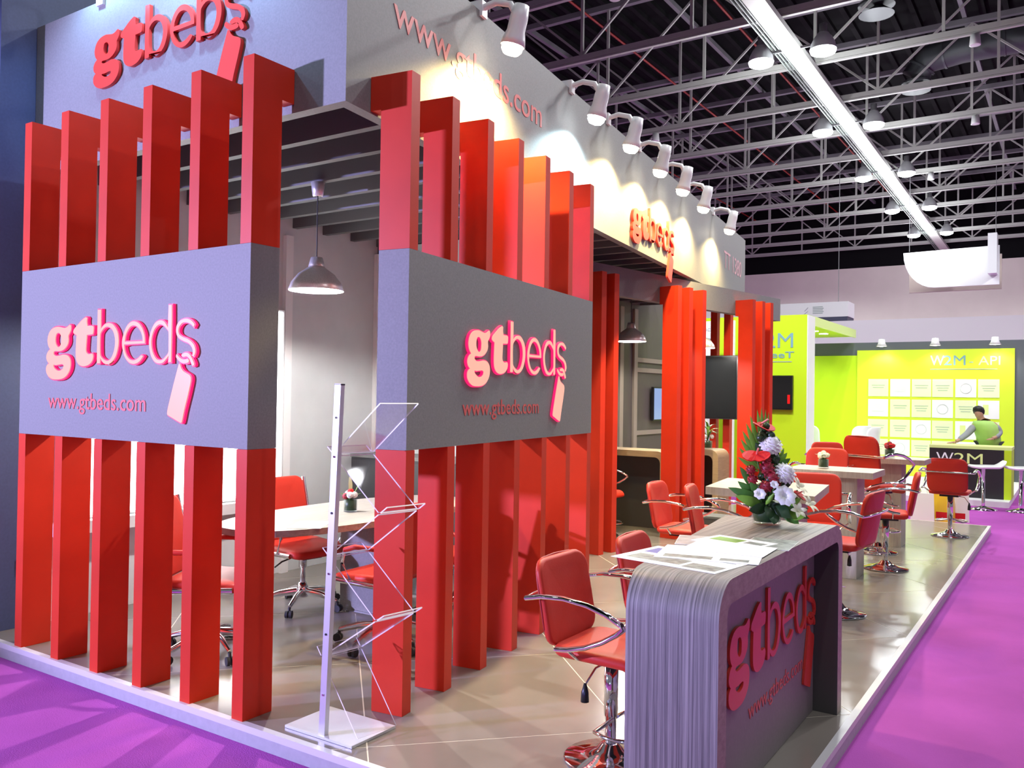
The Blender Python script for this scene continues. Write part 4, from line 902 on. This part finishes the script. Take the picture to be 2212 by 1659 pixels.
white_stool(2.13, 12.45, 0.3, 'white bar stool in front of the black counter'); white_stool(2.63, 12.5, 0.3, 'white bar stool cut off by the right picture edge')

# ------------------------------------------------------------------ person leaning over the green stand counter
def skin_mesh(name, verts, edges, m, parent, root=0, sub_=2):
    me = bpy.data.meshes.new(name); me.from_pydata([v[:3] for v in verts], edges, []); o = bpy.data.objects.new(name, me); COL.objects.link(o)
    md = o.modifiers.new('skin', 'SKIN'); md.use_smooth_shade = True
    lay = me.skin_vertices[0] if me.skin_vertices else None
    if lay is None:
        bpy.context.view_layer.objects.active = o
        lay = me.skin_vertices[0]
    for i, v in enumerate(verts): lay.data[i].radius = (v[3], v[4] if len(v) > 4 else v[3]); lay.data[i].use_root = (i == root)
    sd = o.modifiers.new('sub', 'SUBSURF'); sd.levels = sub_; sd.render_levels = sub_
    dg = bpy.context.evaluated_depsgraph_get(); nm = bpy.data.meshes.new_from_object(o.evaluated_get(dg)); bpy.data.objects.remove(o)
    nm.name = name; nm.materials.clear(); nm.materials.append(m)
    for p in nm.polygons: p.use_smooth = True
    return link(name, nm, parent)
pe = thing('person', 'person in a lime vest and grey sleeves leaning over the black counter', 'person', (2.02, 14.35, 0.001))
# local: x right, y away from the camera, z up; bent forward towards -x and the counter
body = [(0.04, 0.05, 0.86, 0.13, 0.15), (0.02, 0.02, 1.00, 0.125, 0.15), (-0.02, -0.03, 1.13, 0.14, 0.16), (-0.05, -0.06, 1.22, 0.09, 0.10), (-0.08, -0.09, 1.29, 0.05),
        (-0.10, -0.11, 1.34, 0.065, 0.07), (-0.115, -0.12, 1.40, 0.075, 0.08), (-0.12, -0.12, 1.45, 0.055, 0.06),
        (-0.17, -0.10, 1.17, 0.055), (-0.28, -0.19, 1.02, 0.045), (-0.40, -0.33, 0.91, 0.032), (-0.44, -0.38, 0.885, 0.028),
        (0.13, 0.0, 1.18, 0.055), (0.21, 0.03, 1.05, 0.045), (0.14, -0.12, 0.97, 0.034), (0.10, -0.18, 0.955, 0.028),
        (0.12, 0.06, 0.80, 0.085), (0.13, 0.03, 0.46, 0.058), (0.13, 0.07, 0.07, 0.04), (0.13, -0.06, 0.035, 0.035),
        (-0.04, 0.06, 0.80, 0.085), (-0.05, 0.02, 0.46, 0.058), (-0.05, 0.07, 0.07, 0.04), (-0.05, -0.06, 0.035, 0.035)]
eb = [(0, 1), (1, 2), (2, 3), (3, 4), (4, 5), (5, 6), (6, 7), (2, 8), (8, 9), (9, 10), (10, 11), (2, 12), (12, 13), (13, 14), (14, 15), (0, 16), (16, 17), (17, 18), (18, 19), (0, 20), (20, 21), (21, 22), (22, 23)]
skin_mesh('body', body, eb, SKIN, pe)
def sel(ids, grow): return [tuple(list(body[i][:3])+[r+grow for r in body[i][3:]]) for i in ids]
def loft(name, rings, m, parent, n=16):
    mb = MB(); V = []
    for (a, b, c, rx, ry) in rings:
        for k in range(n): w = 2*math.pi*k/n; V.append((a+rx*math.cos(w), b+ry*math.sin(w), c))
    F = [(i*n+k, i*n+(k+1) % n, (i+1)*n+(k+1) % n, (i+1)*n+k) for i in range(len(rings)-1) for k in range(n)]
    F += [tuple(range(n))[::-1], tuple(range((len(rings)-1)*n, len(rings)*n))]
    mb.add(V, F, True); return obj(name, mb, m, parent)
loft('vest', [(0.04, 0.05, 0.80, 0.19, 0.18), (0.03, 0.03, 0.95, 0.19, 0.185), (0.0, 0.0, 1.08, 0.20, 0.20), (-0.03, -0.04, 1.18, 0.20, 0.185), (-0.05, -0.06, 1.245, 0.15, 0.14), (-0.06, -0.07, 1.26, 0.07, 0.075)], VEST, pe)
skin_mesh('sleeve', sel([8, 9, 10], 0.014), [(0, 1), (1, 2)], SHIRT, pe, 0); skin_mesh('sleeve', sel([12, 13, 14], 0.014), [(0, 1), (1, 2)], SHIRT, pe, 0)
skin_mesh('trousers', sel([0, 16, 17, 18], 0.016)+sel([20, 21, 22], 0.016), [(0, 1), (1, 2), (2, 3), (0, 4), (4, 5), (5, 6)], TROUS, pe, 0)
loft('hair', [(-0.105, -0.075, 1.345, 0.045, 0.04), (-0.11, -0.085, 1.38, 0.085, 0.075), (-0.115, -0.10, 1.43, 0.095, 0.092), (-0.12, -0.11, 1.48, 0.085, 0.088), (-0.12, -0.115, 1.51, 0.045, 0.05), (-0.12, -0.115, 1.518, 0.01, 0.01)], HAIR, pe)
for (hx, hy, hz, dx, dy) in ((-0.455, -0.395, 0.875, -0.7, -0.7), (0.09, -0.195, 0.95, -0.3, -0.95)):
    L = [(hx, hy, hz, 0.026, 0.018), (hx+dx*0.05, hy+dy*0.05, hz-0.004, 0.034, 0.014)]; E = [(0, 1)]
    px_, py_ = -dy, dx
    for q in range(4):
        o_ = (q-1.5)*0.018; ln = (0.055, 0.065, 0.06, 0.048)[q]
        i = len(L); L.append((hx+dx*0.075+px_*o_, hy+dy*0.075+py_*o_, hz-0.006, 0.0085)); L.append((hx+dx*(0.075+ln)+px_*o_*1.2, hy+dy*(0.075+ln)+py_*o_*1.2, hz-0.018, 0.007)); E += [(1, i), (i, i+1)]
    i = len(L); L.append((hx+dx*0.03+px_*0.035, hy+dy*0.03+py_*0.035, hz-0.005, 0.009)); L.append((hx+dx*0.06+px_*0.055, hy+dy*0.06+py_*0.055, hz-0.012, 0.008)); E += [(0, i), (i, i+1)]
    skin_mesh('hand', L, E, SKIN, pe, 0)

# ------------------------------------------------------------------ things of the hall farther off
struct('wall_back_hall', MB().box(-60, 40, 50.0, 50.3, CZ, 9.25), HALLW, label='pale panelled end wall of the hall')
struct('wall_above_hall', MB().box(-60, 40, 50.05, 50.3, 9.26, 16), DECK, label='dark gable above the end wall of the hall')
struct('partition', MB().box(-14, 12, 25.5, 25.7, CZ, 4.06), WHITE, label='long white partition behind the green stand')
pt = thing('poster_panel', 'white poster panel with faint lettering between the trios of posts', 'poster', (-2.6, 12.6, 0)); sub('board', MB().box(-3.5, -2.16, 12.45, 12.50, 0.001, 3.0), WHITEG, pt)
sub('side_board', MB().box(-2.02, -1.86, 12.45, 12.50, 0.001, 3.0), WHITEG, pt)
flat_text('poster_lettering', 'velocity', 0.42, 0.11, mat('pale_grey_print', (0.55, 0.58, 0.60), 0.6), (-2.60, 12.446, 2.82), pt); flat_text('poster_lettering', 'go', 0.16, 0.13, GREYT, (-2.46, 12.446, 2.60), pt)
t = thing('box_sign', 'white hanging box sign with a small grey emblem and navy underside', 'sign', (-3.6, 27.5, 4.2))
sub('box', MB().box(-9.0, -3.27, 28.2, 29.2, 4.45, 4.97), WHITE, t); sub('underside', MB().box(-9.0, -3.29, 28.21, 29.2, 4.30, 4.449), NAVY, t)
em = MB(); em.bar((-4.73, 28.195, 4.68), (-4.61, 28.195, 4.80), 0.006, 0.035, (0, -1, 0)); em.bar((-4.75, 28.195, 4.57), (-4.55, 28.195, 4.52), 0.006, 0.04, (0, -1, 0)); em.bar((-4.61, 28.195, 4.67), (-4.73, 28.195, 4.58), 0.006, 0.02, (0, -1, 0))
sub('emblem', em, mat('dark_print', (0.12, 0.12, 0.16), 0.6), t)
for x in (-8.5, -3.7): sub('hanging_wire', MB().tube([(x, 28.7, 4.97), (x, 28.7, 10.0)], 0.012, 5), TRUSSD, t)
for k in range(5): sub('emblem_text', MB().box(-4.45, -4.11+0.03*(k % 2), 28.194, 28.199, 4.80-0.055*k, 4.825-0.055*k), GREYT, t)
t = thing('hanging_banner', 'white hanging banner with curved lower corner under the roof', 'banner', (-0.3, 31, 5.7))
# front face outline in x-z at y = 31
bl = []
for a in arc(9, 180, 270): bl.append((-1.05+1.05*math.cos(a)*1.0, 7.05+1.33*math.sin(a)))
out = [(-2.10, 7.05)]+bl[1:]+[(1.02, 5.72), (1.02, 7.10)]
m = MB(); n = len(out); V = [(x, 31.80, z) for x, z in out]+[(x, 31.92, z) for x, z in out]
m.add(V, [tuple(range(n-1, -1, -1)), tuple(range(n, 2*n))]+[(i, (i+1) % n, n+(i+1) % n, n+i) for i in range(n)])
sub('front_board', m, WHITEG, t)
sub('side_board', MB().box(-2.10, 1.0, 33.2, 33.32, 5.72, 7.0), mat('beige_board', (0.45, 0.38, 0.33), 0.6), t)
sub('end_frame', MB().box(0.70, 0.98, 31.2, 31.78, 6.05, 7.45), WHITEG, t)
flat_text('banner_lettering', 'escales', 0.75, 0.16, mat('faint_print', (0.50, 0.55, 0.60), 0.6), (-1.15, 31.796, 6.38), t)
for x in (-1.9, 0.9): sub('hanging_wire', MB().tube([(x, 31.86, 7.1), (x, 31.86, 10.0)], 0.012, 5), TRUSSD, t)
for x in (-1.25, -0.35): light('banner_lamp', 'SPOT', (x, 31.1, 7.6), 60, (1, 1, 1), 0.1, (x, 31.8, 6.9), 80, 0.5)

# ------------------------------------------------------------------ hall roof
struct('ceiling_hall', MB().box(-60, 40, -16, 51, 13.6, 13.8), DECK, label='dark corrugated roof deck of the hall')
rib = MB()
for k in range(110): rib.box(-40+0.6*k, -39.85+0.6*k, 5, 50, 13.45, 13.59)
obj('deck_rib', rib, mat('deck_rib_paint', (0.012, 0.012, 0.013), 0.8, spec=0.1), bpy.data.objects['ceiling_hall'])
X0T, X1T, ZC, ZTT = -38.0, 9.0, 10.0, 12.7
chord = MB().box(X0T, X1T, -0.06, 0.06, 0.0, 0.13).box(X0T, X1T, -0.05, 0.05, -0.05, -0.01)
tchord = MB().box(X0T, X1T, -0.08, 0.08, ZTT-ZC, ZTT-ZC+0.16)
def bake_mb(name, mb, m):
    o = obj(name, mb, m); me = o.data; bpy.data.objects.remove(o); return me
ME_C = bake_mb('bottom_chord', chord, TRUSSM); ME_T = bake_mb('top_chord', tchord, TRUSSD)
ST_X = 2.9
ME_V = bake_mb('upright', MB().box(-0.035, 0.035, -0.035, 0.035, 0.13, ZTT-ZC), TRUSSM)
ME_D = bake_mb('diagonal', MB().bar((0, 0, 0.13), (ST_X, 0, ZTT-ZC), 0.055, 0.055), TRUSSM)
ME_E = bake_mb('diagonal', MB().bar((0, 0, 0.13), (-ST_X, 0, ZTT-ZC), 0.055, 0.055), TRUSSM)
for k in range(12):
    y = 12.9+3.16*k
    t = thing('roof_truss', '%s roof truss of the hall counted from the near side' % ORD[k], 'truss', (0, y, ZC), 0, 'roof trusses of the hall')
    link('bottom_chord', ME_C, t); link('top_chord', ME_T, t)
    j = 0; x = X0T+1.0+(0.9 if k % 2 else 0)
    while x < X1T-0.5:
        link('upright', ME_V, t, (x, 0, 0))
        if x+ST_X < X1T and j % 2 == 0: link('diagonal', ME_D, t, (x, 0, 0))
        if x-ST_X > X0T and j % 2 == 0: link('diagonal', ME_E, t, (x, 0, 0))
        x += ST_X; j += 1
# long purlins crossing above the trusses and a red sprinkler pipe
for k, x in enumerate((-21, -16, -11, -6.5, 0.5, 4.5)):
    tag(obj('roof_purlin', MB().box(x-0.06, x+0.06, 8, 49.9, 12.88, 13.02), TRUSSD), 'dark purlin crossing above the trusses, %s from the left' % ORD[k], 'purlin', 'roof purlins')
for k, x in enumerate((-13.2, -8.4, -5.0)):
    tag(obj('sprinkler_pipe', MB().tube([(x, 8, 12.45), (x, 49.5, 12.45)], 0.035, 8), SPRINK), 'thin red sprinkler pipe under the roof, %s from the left' % ORD[k], 'pipe', 'sprinkler pipes')
t = thing('cable_tray', 'long white light tray running along the hall roof', 'tray', (-2.5, 30, 9.8))
def dr(y): return -2.29-0.0135*(y-14.7)
def runbar(x0, x1, z0, z1): return MB().hexa([(dr(12)+x0, 12, z0), (dr(12)+x1, 12, z0), (dr(49.5)+x1, 49.5, z0), (dr(49.5)+x0, 49.5, z0), (dr(12)+x0, 12, z1), (dr(12)+x1, 12, z1), (dr(49.5)+x1, 49.5, z1), (dr(49.5)+x0, 49.5, z1)])
sub('tray', runbar(-0.21, 0.21, 9.80, 9.93), mat('white_tray', (0.55, 0.56, 0.52), 0.5), t)
for x in (-0.46, -0.38, -0.30): sub('cable_run', runbar(x, x+0.03, 9.86, 9.90), mat('tray_cable', (0.25, 0.30, 0.27), 0.5), t)
# ventilation ducts
def duct(path, r, lab):
    t = thing('air_duct', lab, 'duct', path[0]); m = MB().tube(path, r, 20); sub('pipe', m, DUCT, t)
    for i in range(1, len(path)):
        a, b = Vector(path[i-1]), Vector(path[i]); L = (b-a).length; n = max(1, int(L/2.5))
        for j in range(n):
            p = a+(b-a)*((j+0.5)/n); d = (b-a).normalized()*0.03; sub('flange', MB().tube([p-d, p+d], r*1.04, 20), DUCT, t)
duct([(3.6, 10, 12.2), (3.6, 48, 12.2)], 0.95, 'big round air duct along the right of the roof')
duct([(2.6, 19.8, 12.2), (0.4, 19.8, 12.2), (-0.6, 19.9, 12.1), (-0.9, 19.95, 11.7), (-0.9, 19.95, 11.2)], 0.42, 'near branch duct with elbow turning down')
duct([(2.6, 26.1, 12.2), (0.4, 26.1, 12.2), (-0.6, 26.2, 12.1), (-0.9, 26.25, 11.7), (-0.9, 26.25, 11.2)], 0.42, 'far branch duct with elbow turning down')
# high bay lamps
PRISM = mat('prismatic_reflector', (0.50, 0.51, 0.52), 0.3); BAYL = mat('bay_lens', (1, 1, 1), 0.3, emit=(0.90, 0.97, 1.0), es=16)
def bay_lamp(x, y, z, lab, power, side):
    t = thing('high_bay_lamp', lab, 'lamp', (x, y, z), 0, 'high bay lamps of the hall')
    obj('cross_arm', MB().bar((0, 0, 0.10+0.06), (-side*0.53, 0, 0.16), 0.05, 0.05), TRUSSD, t)
    obj('housing', MB().lathe([(0.001, 0.62), (0.09, 0.60), (0.09, 0.42), (0.13, 0.38), (0.001, 0.38)], 14), TRUSSD, t)
    obj('reflector', MB().lathe([(0.12, 0.38), (0.20, 0.28), (0.27, 0.14), (0.295, 0.02), (0.30, 0.0), (0.285, 0.0), (0.25, 0.13)], 20), PRISM, t)
    obj('lens', MB().lathe([(0.295, -0.002), (0.275, -0.07), (0.16, -0.12), (0.001, -0.135)], 20), BAYL, t)
    light('bay_lamp_light', 'POINT', (0, 0, -1.1), power, (0.93, 0.97, 1.0), 0.12, parent=t)
for k in range(5):
    for j, sd in enumerate((-1, 1)):
        y = 17.6+6.33*k
        bay_lamp(dr(y)+sd*0.72, y, 9.66, 'high bay lamp %s of the light tray, %s row from the camera' % (('left', 'right')[j], ORD[k]), 170, sd)
# small white emergency lamps under the truss chords
for i, (x, y) in enumerate(((1.35, 19.22), (-7.9, 22.38), (0.8, 25.54), (-4.6, 12.9), (-9.9, 28.7), (-1.2, 31.86))):
    t = thing('chord_lamp', '%s small white canister lamp under a truss chord' % ORD[i], 'lamp', (x, y, 9.70), 0, 'small canister lamps'); obj('canister', MB().lathe([(0.001, 0.24), (0.10, 0.24), (0.12, 0.02), (0.12, 0.0), (0.10, 0.0)], 14), LAMPB, t); obj('lens', MB().lathe([(0.115, 0.003), (0.001, -0.003)], 14), WHITEG, t)
